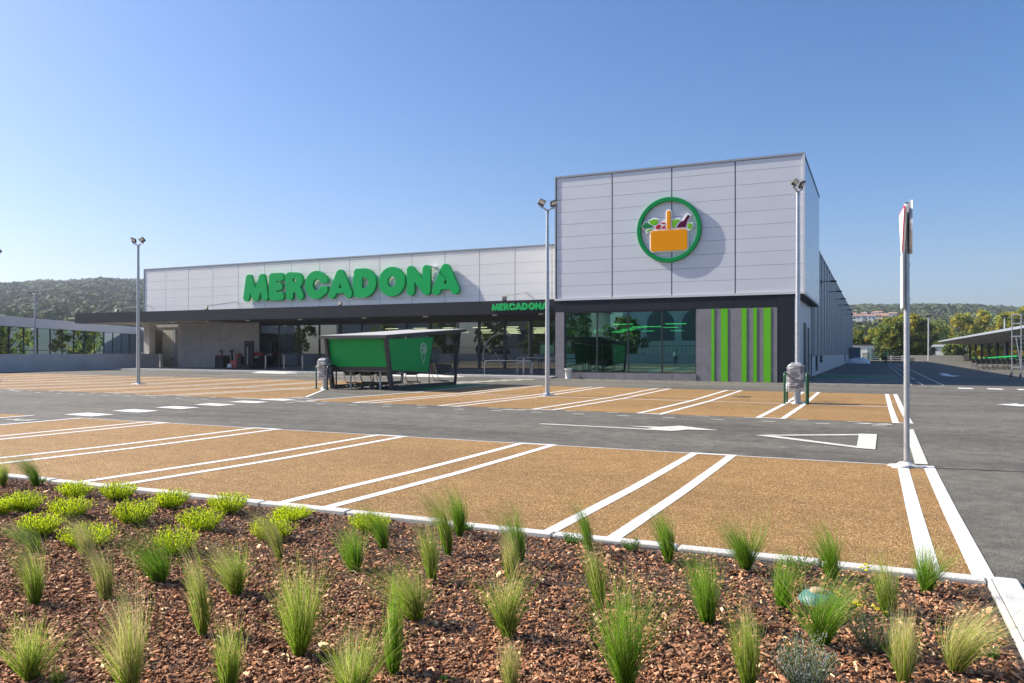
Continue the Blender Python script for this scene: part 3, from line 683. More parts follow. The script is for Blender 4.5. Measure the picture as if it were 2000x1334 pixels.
# spotlights on arms over the canopy
spt = thing("sign_spotlight", (0, 0, 0), "pale arm with a floodlight at the far left canopy end", "floodlight", "floodlights on arms over the dark canopy")
build("arm", MB().bar((0, 2.9, .75), (0, 0, .28), .05, .05), mat("cream_arm", (.62, .60, .50), .5), spt)
build("lamp_head", MB().hexa([(-.13, -.10, .07), (.13, -.10, .07), (.13, .02, .03), (-.13, .02, .03), (-.13, -.02, .27), (.13, -.02, .27), (.13, .06, .23), (-.13, .06, .23)]), M_black, spt)
build("bracket", MB().box(-.03, .03, -.03, .05, -.02, .1), M_black, spt)
for i, (x, lb_) in enumerate(((-51.6, "floodlight on a pale arm at the far left end of the canopy"), (-42.6, "black floodlight on the canopy left of the large green letters"), (-31.15, "black floodlight on the canopy below the large green letter A after C"), (-19.5, "black floodlight on the canopy above the small green letters"))):
    t = spt if i == 0 else copy_tree(spt); place(t, (x, 41.6, 4.5), 0, lb_)
cc = thing("security_camera", (-25.85, 44.4, 6.95), "tiny white security camera on the pale wall between the letters N and A", "camera")
build("camera_body", MB().box(-25.95, -25.7, 44.15, 44.5, 6.98, 7.08), M_white, cc); build("lens", MB().cyl((-25.88, 44.08, 7.03), (-25.88, 44.148, 7.03), .05), M_black, cc)

# ------------------------------------------------------------------ lamp posts
def lamppost():
    t = thing("lamp_post", (0, 0, 0), "x", "lamp post", "tall twin floodlight posts in the car park")
    build("pole", MB().cyl((0, 0, .02), (0, 0, 6.35), .085, .05, 16), M_galv, t)
    build("base_plate", MB().bbox(-.2, .2, -.2, .2, 0, .03, .006).cyl((0, 0, .03), (0, 0, .10), .11, .09, 16), M_galv, t)
    for sx in (-1, 1):
        for sy in (-1, 1): build("bolt", MB().cyl((sx * .15, sy * .15, .03), (sx * .15, sy * .15, .08), .018, .018, 6), M_galv, t)
    build("crossarm", MB().tube([(-.30, 0, 6.56), (-.24, 0, 6.49), (-.12, 0, 6.46), (0, 0, 6.34), (.12, 0, 6.46), (.24, 0, 6.49), (.30, 0, 6.56)], .028, 8).cyl((0, 0, 6.3), (0, 0, 6.42), .06), M_galvp, t)
    for s in (-1, 1):
        q = MB(); c = Vector((s * .23, -.03, 6.64)); rot = (Matrix.Rotation(s * R(-20), 3, 'Y') @ Matrix.Rotation(R(38), 3, 'X')) * .68
        def bx(a, b, c_, d, e, f_): 
            P = [(a, c_, e), (b, c_, e), (b, d, e), (a, d, e), (a, c_, f_), (b, c_, f_), (b, d, f_), (a, d, f_)]; return [c + rot @ Vector(p) for p in P]
        q.hexa(bx(-.17, .17, -.03, .05, -.16, .16))
        for kk in range(6): q.hexa(bx(-.15 + kk * .055, -.135 + kk * .055, .05, .10, -.13, .13))
        h = build("floodlight", q, M_black, t); q = MB(); q.hexa(bx(-.145, .145, -.036, -.031, -.05, .135)); build("lens", q, M_lens, h)
        q = MB(); q.hexa(bx(-.145, .145, -.036, -.031, -.14, -.06)); build("driver_cover", q, M_charc, h)
    return t
lp = lamppost()
LP = [(-10.25, 25.35, "twin floodlight post in front of the gap between pale wall and silver block", 1), (-2.1, 25.42, "twin floodlight post by the wrapped litter bin before the silver block", 1),
      (-29.46, 24.85, "twin floodlight post standing before the left end of the shop", .955), (-37.6, 23.75, "twin floodlight post cut off at the left edge with only its lamp in view", .92)]
for i, (x, y, lb_, s) in enumerate(LP):
    t = lp if i == 0 else copy_tree(lp); place(t, (x, y, gz(x, y)), R((48, 68, 8, 10)[i]), lb_, scale=(1, 1, s))
# street lamp behind the low wall, and two far ones
def streetlamp(loc, h, label, arm=True):
    t = thing("street_lamp", loc, label, "street lamp"); x, y, z = loc
    build("pole", MB().cyl((x, y, z), (x, y, z + h), .09 if arm else .16, .06 if arm else .12, 10), M_galvp, t)
    if arm:
        build("arm", MB().bar((x, y, z + h - .02), (x - .75, y + .3, z + h + .08), .06, .05), M_galvp, t); build("lamp_head", MB().box(x - 1.2, x - .68, y + .2, y + .42, z + h + .04, z + h + .16), M_charc, t)
        build("camera", MB().box(x - .28, x - .08, y - .1, y + .1, z + 3.0, z + 3.2), M_white, t)
    else: build("lamp_head", MB().box(x - .5, x + .5, y - .2, y + .2, z + h, z + h + .3), M_black, t)
streetlamp((-55.6, 38, .1), 5.7, "slim grey street lamp with one arm behind the low concrete wall")
streetlamp((9.77, 176, -.1), 8.7, "far white lamp post standing at the low wall before the trees", False)
streetlamp((19.4, 151, -.1), 7.4, "far white lamp post rising behind the sloping carport roof", False)

# ------------------------------------------------------------------ litter bins, hoops
def crinkle(fn, nu, nv, amp, seed, name):
    rr = random.Random(seed); V = []; F = []
    for j in range(nv):
        for i in range(nu):
            p, nrm = fn(i / nu, j / (nv - 1)); a = amp * (math.sin(i * 1.7 + j * .9 + seed) * .6 + rr.uniform(-1, 1)); V.append(Vector(p) + Vector(nrm) * a)
    for j in range(nv - 1):
        for i in range(nu): k = (i + 1) % nu; F.append((j * nu + i, j * nu + k, (j + 1) * nu + k, (j + 1) * nu + i))
    q = MB(); q.add(V, F, True); return q
m = bpy.data.materials.new("plastic_film"); m.use_nodes = True; n, l = nodes_of(m); b = n["Principled BSDF"]
b.inputs["Base Color"].default_value = (.75, .76, .78, 1); b.inputs["Roughness"].default_value = .12
tr = n.new("ShaderNodeBsdfTransparent"); mx = n.new("ShaderNodeMixShader"); nz = n.new("ShaderNodeTexNoise"); nz.inputs["Scale"].default_value = 4.5; nz.inputs["Distortion"].default_value = 1.6
geo = n.new("ShaderNodeNewGeometry"); mpf = n.new('ShaderNodeMapping'); mpf.inputs['Rotation'].default_value = (0, .75, 0); mpf.inputs['Scale'].default_value = (.5, .6, 1.7); l.new(geo.outputs["Position"], mpf.inputs[0]); l.new(mpf.outputs[0], nz.inputs["Vector"]); mr = n.new("ShaderNodeMapRange"); mr.inputs[1].default_value = .54; mr.inputs[2].default_value = .62; mr.inputs[3].default_value = .20; mr.inputs[4].default_value = .62  # stretched noise paints pale highlight streaks into the otherwise clear film
l.new(nz.outputs["Fac"], mr.inputs[0]); l.new(mr.outputs[0], mx.inputs[0]); l.new(tr.outputs[0], mx.inputs[1]); l.new(b.outputs[0], mx.inputs[2]); l.new(mx.outputs[0], n["Material Output"].inputs[0])
bp = n.new("ShaderNodeBump"); bp.inputs["Strength"].default_value = .5; bp.inputs["Distance"].default_value = .03; l.new(nz.outputs["Fac"], bp.inputs["Height"]); l.new(bp.outputs[0], b.inputs["Normal"])
M_film = m
def bin_(x, y, label, tail):
    g = gz(x, y); t = thing("litter_bin", (x, y, g), label, "litter bin", "litter bins wrapped in plastic film")
    build("bin_body", MB().bbox(x - .20, x + .20, y - .18, y + .14, g + .46, g + 1.12, .05), mat("bin_grey", (.05, .045, .06), .4), t)
    build("bin_hood", MB().bbox(x - .215, x + .215, y - .195, y + .155, g + 1.12, g + 1.2, .05).box(x - .12, x + .12, y - .20, y - .182, g + .95, g + 1.05), mat("bin_lid", (.22, .22, .23), .4), t)
    build("stand", MB().cyl((x, y - .02, g), (x, y - .02, g + .46), .075).cyl((x, y - .02, g), (x, y - .02, g + .05), .15, .12), M_galv, t)
    def fn(u, v):
        a = 2 * math.pi * u; cx, cy = math.cos(a), math.sin(a); k = max(abs(cx), abs(cy)) ** .95
        r = 1.0 if v > .08 else .85
        if v > .97: r = .5
        return ((x + cx / k * .235 * r, y - .02 + cy / k * .20 * r, g + .38 + .86 * v + (.03 * math.sin(5 * a) if v < .1 else 0)), (cx, cy, 0))
    build("plastic_wrap", crinkle(fn, 28, 9, .004, int(abs(x) * 10), "wrap"), M_film, t)
    def fn2(u, v):
        a = 2 * math.pi * u; s = tail; return ((x + s * (.25 + .03 * math.cos(a) * (1 - v * .5)), y - .1 + .06 * math.sin(a), g + .35 + .75 * v), (math.cos(a), math.sin(a), 0))
    build("loose_film", crinkle(fn2, 10, 8, .015, 7, "loose"), M_film, t)
def hoop(x, y0, y1, m, label, h=.93):
    g = gz(x, y0); t = thing("guard_hoop", (x, (y0 + y1) / 2, g), label, "guard rail", "bent tube guards beside the litter bins")
    P = [(x, y0, g), (x, y0, g + h - .1), (x, y0 + .03, g + h - .03), (x, y0 + .1, g + h), (x, y1 - .1, g + h), (x, y1 - .03, g + h - .03), (x, y1, g + h - .1), (x, y1, g)]
    build("bent_tube", MB().tube(P, .032, 10), m, t)
    build("foot_plate", MB().cyl((x, y0, g + .001), (x, y0, g + .015), .07).cyl((x, y1, g + .001), (x, y1, g + .015), .07), m, t)
bin_(-2.12, 25.12, "litter bin wrapped in clear film between two green hoops by the right lamp post", -1)
bin_(-19.72, 25.35, "litter bin wrapped in torn white film beside the green trolley shelter", -1)
hoop(-2.42, 24.78, 25.5, M_dkgreen, "dark green tube guard left of the film wrapped bin under the lamp post")
hoop(-1.80, 24.75, 25.3, M_dkgreen, "dark green tube guard right of the film wrapped bin under the lamp post")
hoop(-20.1, 25.3, 25.9, M_dkgreen, "thin dark tube guard left of the bin at the trolley shelter")
hoop(-19.28, 24.95, 25.5, M_black, "dark tube guard between the torn wrapped bin and the trolley shelter")
bk = thing("bucket", (-15.55, 41.0, .08), "white plastic bucket standing at the stone plinth below the green window", "bucket")
build("bucket_body", MB().lathe((-15.3, 40.9, .08), [(.15, 0), (.2, .5), (.215, .5), (.215, .53), (.19, .53), (.14, .03)], 20), M_white, bk)
build("handle", MB().tube([(-15.3 + .21 * math.cos(R(a)), 40.9, .58 + .08 * math.sin(R(a))) for a in range(0, 181, 20)], .008, 6), M_steel, bk)

# ------------------------------------------------------------------ trolleys
def trolley(col=M_charc):
    """nests along local +X; basket slopes, handle at -X side"""
    t = thing("shopping_trolley", (0, 0, 0), "x", "shopping trolley")
    q = MB(); q.hexa([(-.25, -.22, .52), (.42, -.17, .60), (.42, .17, .60), (-.25, .22, .52), (-.38, -.27, .98), (.52, -.21, .92), (.52, .21, .92), (-.38, .27, .98)])
    # open the top: keep walls only
    q.f = q.f[:1] + q.f[2:]; q.sm = q.sm[:5]; build("basket", q, col, t)
    q = MB()
    for s in (-1, 1):
        q.tube([(-.46, s * .26, 1.02), (-.30, s * .25, .6), (-.12, s * .24, .22), (.40, s * .18, .16)], .014, 6)
    q.bar((-.1, -.24, .25), (-.1, .24, .25), .02, .02); build("chassis", q, M_steel, t)
    build("handle", MB().tube([(-.46, -.26, 1.02), (-.49, -.2, 1.04), (-.49, .2, 1.04), (-.46, .26, 1.02)], .02, 8), M_shgreen, t)
    q = MB().hexa([(-.12, -.24, .23), (.38, -.19, .19), (.38, .19, .19), (-.12, .24, .23), (-.12, -.24, .26), (.38, -.19, .22), (.38, .19, .22), (-.12, .24, .26)]); build("lower_tray", q, col, t)
    for (a, b) in ((-.1, .23), (-.1, -.23), (.38, .17), (.38, -.17)):
        w = build("castor", MB().cyl((a, b - .018, .065), (a, b + .018, .065), .065, .065, 12), M_black, t)
        build("hub", MB().cyl((a, b - .022, .065), (a, b + .022, .065), .035, .035, 10), M_white, w)
    return t
tr0 = trolley()
NUM = ["first", "second", "third", "fourth", "fifth", "sixth", "seventh", "eighth", "ninth", "tenth", "eleventh"]
for i in range(11):
    t = tr0 if i == 0 else copy_tree(tr0)
    place(t, (8.75 + i * .40, 83.0 - i * .02, -.05), math.pi * 0, NUM[i] + " dark trolley from the left in the nested row before the carport", "nested trolleys in front of the carport")
for i in range(4):
    t = copy_tree(tr0); place(t, (9.2 + i * .9, 92.0, -.05), R(90), NUM[i] + " trolley from the left in the back rank behind the nested row", "trolleys parked behind the nested row")
gc = thing("green_trolley_cover", (11.0, 90, -.05), "bright green lid resting on the trolleys behind the nested row", "cover")
build("cover_sheet", MB().hexa([(10.2, 89.6, 1.0), (12.6, 89.6, 1.12), (12.6, 91.0, 1.12), (10.2, 91.0, 1.0), (10.3, 89.7, 1.05), (12.5, 89.7, 1.24), (12.5, 90.9, 1.24), (10.3, 90.9, 1.05)]), mat("lid_green", (.02, .42, .12), .5), gc)

# ------------------------------------------------------------------ trolley shelter
sx0, sx1 = -19.66, -16.88; S0 = gz(-18, 26)
st = thing("trolley_shelter", (-18.3, 28.5, S0), "open trolley shelter with green side panels, dark frame and sloping roof", "shelter")
def post(x, yb, yt, zt): build("post", MB().hexa([(x - .06, yb - .09, S0), (x + .06, yb - .09, S0), (x + .06, yb + .09, S0), (x - .06, yb + .09, S0), (x - .06, yt - .09, zt), (x + .06, yt - .09, zt), (x + .06, yt + .09, zt), (x - .06, yt + .09, zt)]), M_charc, st)
for x in (sx0, sx1): post(x, 25.78, 25.38, 2.08)
for x in (sx0, sx1):
    build("post", MB().bar((x, 30.82, S0), (x, 31.28, 2.48), .09, .10, (1, 0, 0)), M_charc, st)
build("roof_frame", MB().hexa([(-19.85, 25.16, 2.05), (-16.72, 25.16, 2.05), (-16.72, 31.6, 2.43), (-19.85, 31.6, 2.43), (-19.85, 25.16, 2.16), (-16.72, 25.16, 2.16), (-16.72, 31.6, 2.56), (-19.85, 31.6, 2.56)]), M_charc, st)
build("roof_sheet", MB().hexa([(-19.83, 25.2, 2.165), (-16.76, 25.2, 2.165), (-16.76, 31.56, 2.565), (-19.83, 31.56, 2.565), (-19.83, 25.2, 2.178), (-16.76, 25.2, 2.178), (-16.76, 31.56, 2.578), (-19.83, 31.56, 2.578)]), M_roofs, st)
build("base_beam", MB().box(sx1 - .06, sx1 + .06, 25.9, 30.75, S0, S0 + .16), M_charc, st); build("base_beam", MB().box(sx0 - .06, sx0 + .06, 25.9, 30.75, S0, S0 + .16), M_charc, st)
build("front_panel", MB().hexa([(sx0 + .07, 25.60, .95), (sx1 - .07, 25.60, .95), (sx1 - .07, 25.62, .95), (sx0 + .07, 25.62, .95), (sx0 + .07, 25.42, 2.04), (sx1 - .07, 25.42, 2.04), (sx1 - .07, 25.44, 2.04), (sx0 + .07, 25.44, 2.04)]), M_shgreen, st)
build("front_rail", MB().box(sx0 + .06, sx1 - .06, 25.58, 25.66, .80, .94), M_charc, st)
def sidepanel(x): build("side_panel", MB().hexa([(x - .012, 25.72, .84), (x + .012, 25.72, .84), (x + .012, 28.5, .70), (x - .012, 28.5, .70), (x - .012, 25.56, 2.02), (x + .012, 25.56, 2.02), (x + .012, 28.92, 2.16), (x - .012, 28.92, 2.16)]), M_shgreen, st)
sidepanel(sx1); sidepanel(sx0)
for x in (sx1, sx0):
    build("side_rail", MB().bar((x, 25.7, .80), (x, 30.9, .52), .05, .07), M_charc, st); build("side_rail", MB().bar((x, 28.6, 1.12), (x, 31.0, 1.07), .05, .06), M_charc, st)
    build("panel_edge", MB().bar((x, 28.53, .70), (x, 28.96, 2.2), .05, .05, (1, 0, 0)), M_charc, st); build("thin_post", MB().cyl((x, 28.6, S0), (x, 28.6, .72), .02), M_charc, st)
# pin symbol with trolley
q = MB(); xx = sx1 + .017; yc, zc_, rr_ = 28.12, 1.66, .245
for k_, rad in ((1, rr_), (.8, rr_ * .8)):
    P = [(xx, yc + rad * math.cos(R(a)), zc_ + rad * math.sin(R(a))) for a in range(-35, 216, 10)]
    if k_ == 1: P = [(xx, yc, 1.07)] + P + [(xx, yc, 1.07)]
    else: P = [(xx, yc + rad * math.cos(R(a)), zc_ + rad * math.sin(R(a))) for a in range(0, 361, 12)]
    for a_, b_ in zip(P, P[1:]): q.bar(a_, b_, .004, .016, (0, 0, 1)) if abs(a_[1] - b_[1]) > abs(a_[2] - b_[2]) else q.bar(a_, b_, .004, .016, (0, 1, 0))
for (a_, b_) in (((-.15, .12), (-.10, .10)), ((-.10, .10), (-.04, -.06)), ((-.04, -.06), (.12, -.06)), ((.12, -.06), (.14, .08)), ((.14, .08), (-.09, .08)), ((-.07, .03), (.13, .03)), ((-.06, -.02), (.12, -.02)), ((0, .08), (0, -.06)), ((.06, .08), (.06, -.06)), ((-.04, -.10), (.12, -.10))):
    q.bar((xx, yc + a_[0], zc_ + a_[1]), (xx, yc + b_[0], zc_ + b_[1]), .004, .012, (0, 1, 0) if abs(a_[0] - b_[0]) < .03 else (0, 0, 1))
for dy in (-.02, .10): q.cyl((xx - .002, yc + dy, zc_ - .13), (xx + .004, yc + dy, zc_ - .13), .022, .022, 10)
build("pin_symbol", q, M_white, st)
lr = thing("corral_rail", (-18.2, 26, S0), "low grey steel rail under the front of the trolley shelter", "rail")
build("top_rail", MB().bar((-19.2, 26.0, .78), (-16.95, 26.0, .78), .09, .05), M_galvp, lr)
for x in (-18.95, -17.55): build("leg", MB().cyl((x, 26.0, S0), (x, 26.0, .76), .035), M_galv, lr)
link("shelter_floor_paint", sheet([rect(-16.8, -15.36, 26.5, 31.4)], .006), M_roadg, bays)
link("shelter_edge_line", sheet([rect(-15.36, -15.24, R2[0], R2[1])], .012), M_line, bays)
for i, (x, y, rz, lb_) in enumerate(((-19.2, 26.5, 90, "foremost dark trolley at the left inside the green shelter"), (-18.5, 26.6, 88, "foremost dark trolley in the middle of the green shelter"), (-17.8, 26.7, 93, "foremost dark trolley at the right inside the green shelter"), (-18.9, 27.2, 95, "dark trolley parked at the left inside the green shelter"), (-18.1, 27.3, 80, "dark trolley parked in the middle of the green shelter"), (-17.4, 28.2, 100, "dark trolley parked against the right panel inside the green shelter"), (-17.3, 30.2, 60, "dark trolley at the open back end of the green shelter"))):
    t = copy_tree(tr0); place(t, (x, y, S0), R(rz), lb_, "trolleys inside the green shelter")

# ------------------------------------------------------------------ sign post near the bays
sp = thing("sign_post", (.39, 11.63, 0), "slim steel post with edge-on traffic signs beside the last tan bay", "traffic sign")
build("pole", MB().cyl((.39, 11.63, 0), (.39, 11.63, 3.46), .036, .036, 16), M_galv, sp)
build("pole_cap", MB().cyl((.39, 11.63, 3.46), (.39, 11.63, 3.475), .038, .03, 12), M_black, sp)
def rotz(P, c, a): return [(c[0] + (p[0]) * math.cos(a) - p[1] * math.sin(a), c[1] + p[0] * math.sin(a) + p[1] * math.cos(a), c[2] + p[2]) for p in P]
def plate(outline, th, c, a):
    """outline in (y,z); thin plate with normal -X turned by a"""
    n_ = len(outline); V = rotz([(-th / 2, y, z) for y, z in outline] + [(th / 2, y, z) for y, z in outline], c, a)
    q = MB(); q.add(V, [tuple(range(n_)), tuple(range(2 * n_ - 1, n_ - 1, -1))] + [(i, n_ + i, n_ + (i + 1) % n_, (i + 1) % n_) for i in range(n_)]); return q
def rtri(s): # inverted triangle with rounded corners
    P = []; 
    for cx_, cz_, a0 in ((-.40 * s, .33 * s, 90), (0, -.36 * s, 210), (.40 * s, .33 * s, -30)):
        for a in range(a0, a0 + 121, 24): P.append((cx_ + .045 * s * math.cos(R(a)), cz_ + .045 * s * math.sin(R(a))))
    return P
ta = R(3.0); tc = (.335, 11.62, 3.06)
tri = build("give_way_sign", plate(rtri(.86), .010, tc, ta), M_red if False else mat("sign_red", (.55, .03, .10), .4), sp)
build("sign_face", plate(rtri(.76), .002, (tc[0] - .0075, tc[1] - .001, tc[2] + .008), ta), M_white, tri)
build("sign_rim", plate(rtri(.885), .020, (tc[0] + .0165, tc[1] + .0, tc[2]), ta), M_trim, tri)
circ = [(.35 * math.cos(R(a)), .35 * math.sin(R(a))) for a in range(0, 360, 12)]
rd = build("round_sign", plate(circ, .028, (.438, 11.63, 3.15), R(-1.6)), M_galvp, sp); build("sign_rim", plate([(y * 1.01, z * 1.01) for y, z in circ], .012, (.452, 11.63, 3.15), R(-1.6)), M_white, rd)
rc = build("rectangular_sign", plate([(-.25, -.36), (.25, -.36), (.25, .36), (-.25, .36)], .022, (.342, 11.63, 2.44), R(1.0)), M_galvp, sp)
build("sign_face", plate([(-.24, -.35), (.24, -.35), (.24, .35), (-.24, .35)], .002, (.329, 11.63, 2.44), R(1.0)), M_white, rc)
for z in (2.2, 2.66, 2.95, 3.33): build("clamp", MB().cyl((.39, 11.63, z - .015), (.39, 11.63, z + .015), .045, .045, 14).box(.345, .43, 11.6, 11.66, z - .012, z + .012), M_steel, sp)
fm = thing("mortar_collar", (.39, 11.6, 0), "splash of white mortar and film around the foot of the sign post", "mortar")
rr = random.Random(8); V = []; F = []; nu = 28; rings_ = [(.045, .06), (.065, .045), (.09, .02), (.14, .01), (.16, .0)]
for r_, z in rings_:
    for i in range(nu):
        a = 2 * math.pi * i / nu; k_ = 1 + .35 * math.sin(3 * a + 1) + rr.uniform(-.2, .2); k_ = max(k_, .5) if r_ > .1 else 1
        V.append((.37 + r_ * k_ * math.cos(a) * 1.25, 11.58 + r_ * k_ * math.sin(a) * .8, z + .008 + (rr.uniform(0, .012) if z > 0 else -.01)))
for j in range(len(rings_) - 1):
    for i in range(nu): F.append((j * nu + i, j * nu + (i + 1) % nu, (j + 1) * nu + (i + 1) % nu, (j + 1) * nu + i))
build("mortar_splash", MB().add(V, F, True), mat("mortar", (.62, .60, .57), .6, var=.15, scale=14), fm)

# ------------------------------------------------------------------ steel bollards, cycle hoops, machines at the front
bo = thing("bollard", (0, 0, 0), "x", "bollard", "steel bollards before the shop glass")
build("bollard_tube", MB().cyl((0, 0, 0), (0, 0, 1.0), .055, .055, 14), M_steel, bo); build("cap", MB().lathe((0, 0, 1.0), [(.055, 0), (.045, .02), (.0, .03)], 14), M_steel, bo)
BO = [(-40.15, 44.8, "leftmost steel bollard before the glass front, beside the stacker"), (-38.45, 44.8, "second steel bollard from the left before the glass front"), (-36.8, 44.8, "third steel bollard from the left before the glass front, near the trolley shelter"), (-18.9, 43.0, "short steel bollard right of the cycle hoops")]
for i, (x, y, lb_) in enumerate(BO):
    t = bo if i == 0 else copy_tree(bo); place(t, (x, y, gz(x, y) + .1), 0, lb_)
def crail(x0, x1, y, h, label):
    g = gz((x0 + x1) / 2, y) + .1; t = thing("cycle_hoop", ((x0 + x1) / 2, y, g), label, "cycle hoop", "bent steel hoops before the entrance")
    build("hoop_tube", MB().tube([(x0, y, g), (x0, y, g + h - .15), (x0 + .05, y, g + h - .04), (x0 + .16, y, g + h), (x1 - .16, y, g + h), (x1 - .05, y, g + h - .04), (x1, y, g + h - .15), (x1, y, g)], .03, 8), M_steel, t)
crail(-21.2, -18.1, 42.4, .84, "long low steel hoop at the left of the entrance"); crail(-20.1, -17.3, 44.6, 1.0, "tall long steel hoop in the middle of the entrance front")
crail(-19.4, -18.6, 43.3, .75, "short narrow steel hoop in front of the entrance glass"); crail(-17.5, -16.6, 43.6, .95, "steel hoop beside the grey end pillar")
PZ = .33
tk = thing("pallet_truck", (-43.9, 45.1, PZ), "black electric pallet truck with a steering wheel against the grey wall", "pallet truck")
build("body", MB().bbox(-45.0, -44.15, 44.7, 45.5, PZ + .06, PZ + .93, .06), M_black, tk); build("red_band", MB().bbox(-44.96, -44.2, 44.74, 45.46, PZ + .931, PZ + .98, .02), M_redp, tk)
build("steering_column", MB().cyl((-44.5, 45, PZ + .95), (-44.45, 44.9, PZ + 1.3), .05), M_black, tk)
build("steering_wheel", MB().tube([(-44.45 + .2 * math.cos(R(a)), 44.9 + .2 * math.sin(R(a)), PZ + 1.32 + .05 * math.sin(R(a))) for a in range(0, 361, 20)], .018, 6).cyl((-44.45, 44.9, PZ + 1.25), (-44.45, 44.9, PZ + 1.5), .03), M_black, tk)
build("fork", MB().box(-44.95, -44.75, 45.5, 46.3, PZ + .05, PZ + .13), M_charc, tk); build("fork", MB().box(-44.4, -44.2, 45.5, 46.3, PZ + .05, PZ + .13), M_charc, tk)
t = thing("pallet_truck", (-42.8, 45, PZ), "red electric pallet truck with a steering wheel left of the tall stacker", "pallet truck")
build("body", MB().hexa([(-43.75, 44.75, PZ + .05), (-42.9, 44.75, PZ + .05), (-42.9, 45.5, PZ + .05), (-43.75, 45.5, PZ + .05), (-43.6, 44.9, PZ + .62), (-42.95, 44.9, PZ + .62), (-42.95, 45.5, PZ + .62), (-43.6, 45.5, PZ + .62)]), M_redp, t)
build("backrest", MB().bbox(-43.25, -42.95, 45.0, 45.5, PZ + .62, PZ + 1.12, .04), M_redp, t); build("battery_box", MB().bbox(-42.88, -42.5, 44.8, 45.5, PZ + .05, PZ + .9, .04), M_black, t)
build("front_cover", MB().box(-43.7, -43.3, 44.68, 44.745, PZ + .08, PZ + .35), M_white, t)
build("steering_column", MB().cyl((-43.5, 45.0, PZ + .6), (-43.45, 44.9, PZ + 1.3), .07), M_black, t)
build("steering_wheel", MB().tube([(-43.45 + .2 * math.cos(R(a)), 44.9 + .2 * math.sin(R(a)), PZ + 1.30 + .05 * math.sin(R(a))) for a in range(0, 361, 20)], .02, 6).cyl((-43.45, 44.9, PZ + 1.2), (-43.45, 44.9, PZ + 1.42), .07), M_black, t)
t = thing("stacker", (-41.9, 45.2, PZ), "tall black stacker with a twin mast beside the glass front", "stacker")
build("mast", MB().box(-42.35, -42.17, 45.0, 45.2, PZ + .1, PZ + 2.05).box(-41.75, -41.6, 45.0, 45.2, PZ + .1, PZ + 2.05).box(-42.17, -41.75, 45.05, 45.15, PZ + 1.75, PZ + 2.03), M_black, t)
build("lift_cylinder", MB().cyl((-41.95, 45.1, PZ + .2), (-41.95, 45.1, PZ + 1.75), .09), M_charc, t); build("lift_cylinder", MB().cyl((-42.1, 45.05, PZ + .2), (-42.1, 45.05, PZ + 1.6), .03), M_steel, t)
build("chassis", MB().bbox(-42.4, -41.45, 45.2, 46.1, PZ + .05, PZ + .75, .05).box(-42.5, -41.5, 44.6, 45.2, PZ + .04, PZ + .3), M_black, t)
build("seat_cover", MB().bbox(-41.75, -41.4, 45.3, 45.9, PZ + .95, PZ + 1.2, .03), M_redp, t); build("tiller", MB().tube([(-41.6, 45.2, PZ + 1.2), (-41.5, 45.0, PZ + 1.4), (-41.3, 45.0, PZ + 1.4), (-41.3, 45.2, PZ + 1.2)], .03, 6), M_black, t)
t = thing("wire_cage_trolley", (-45.8, 45.2, PZ), "light steel cage trolley standing left of the black pallet truck", "cage trolley")
q = MB()
for x in (-46.2, -45.2): q.cyl((x, 45.0, PZ), (x, 45.0, PZ + 1.2), .015, .015, 6).cyl((x, 45.5, PZ), (x, 45.5, PZ + 1.2), .015, .015, 6)
for z in (.15, .7, 1.19):
    for y in (45.0, 45.5): q.bar((-46.2, y, PZ + z), (-45.2, y, PZ + z), .015, .015)
build("cage_frame", q, M_steel, t); build("base", MB().box(-46.2, -45.2, 45.0, 45.5, PZ + .08, PZ + .12), M_galvp, t)
t = thing("fire_point", (-53.2, 45.9, .3), "small dark wall box beside the garage opening", "wall box")
build("box_body", MB().bbox(-54.1, -53.91, 45.9, 46.2, 1.2, 1.5, .02), M_black, t); build("pipe", MB().cyl((-54.0, 45.95, .3), (-54.0, 45.95, 1.2), .02), M_charc, t)

# ------------------------------------------------------------------ left glass hall and low wall
u = Vector((-.5, .8655, 0)).normalized(); nn = Vector((u.y, -u.x, 0))    # nn points to the car park
P0 = Vector((-56.5, 36.0, 0)); LT = (-7.0, 25.9)
gh = thing("glass_hall", P0, "low hall with a sloping white fascia and dark blue glass front at the left", "building")
def slab(t0, t1, d0, d1, z0, z1):
    a, b = P0 + u * t0, P0 + u * t1
    return [a + nn * d0 + Vector((0, 0, z0)), b + nn * d0 + Vector((0, 0, z0)), b + nn * d1 + Vector((0, 0, z0)), a + nn * d1 + Vector((0, 0, z0)), a + nn * d0 + Vector((0, 0, z1)), b + nn * d0 + Vector((0, 0, z1)), b + nn * d1 + Vector((0, 0, z1)), a + nn * d1 + Vector((0, 0, z1))]
t_ = LT[0]
while t_ < LT[1] - .1:
    t2 = min(t_ + 5.0, LT[1]); build("fascia_panel", MB().hexa(slab(t_, t2 - .02, 0, .35, 3.42, 4.13)), mat("fascia_white", (.62, .60, .62), .5, .1, var=.03), gh); t_ = t2
build("roof", MB().hexa(slab(LT[0], LT[1] + 3, -30, -.01, 3.9, 4.05)), M_trimg, gh)
build("roof_vent", MB().hexa(slab(LT[0], LT[1], -9, -8, 4.05, 4.75)), M_galvp, gh)
q = MB()
t_ = LT[0]; nb = 16; dt = (LT[1] - LT[0]) / nb
for i in range(nb + 1): q.hexa(slab(LT[0] + i * dt - .03, LT[0] + i * dt + .03, -.05, .06, .2, 3.41))
q.hexa(slab(LT[0], LT[1], -.04, .05, 1.66, 1.71)); q.hexa(slab(LT[0], LT[1], -.04, .05, .1, .2))
gf = build("glazing_frame", q, M_frame, gh)
for i in range(nb): build("pane", MB().hexa(slab(LT[0] + i * dt + .04, LT[0] + (i + 1) * dt - .04, 0, .012, .22, 3.4)), M_g_blue, gf)
build("back_wall", MB().hexa(slab(LT[0], LT[1], -6, -5.9, .1, 3.8)), M_inter, gh)
E1 = P0 + u * LT[1]
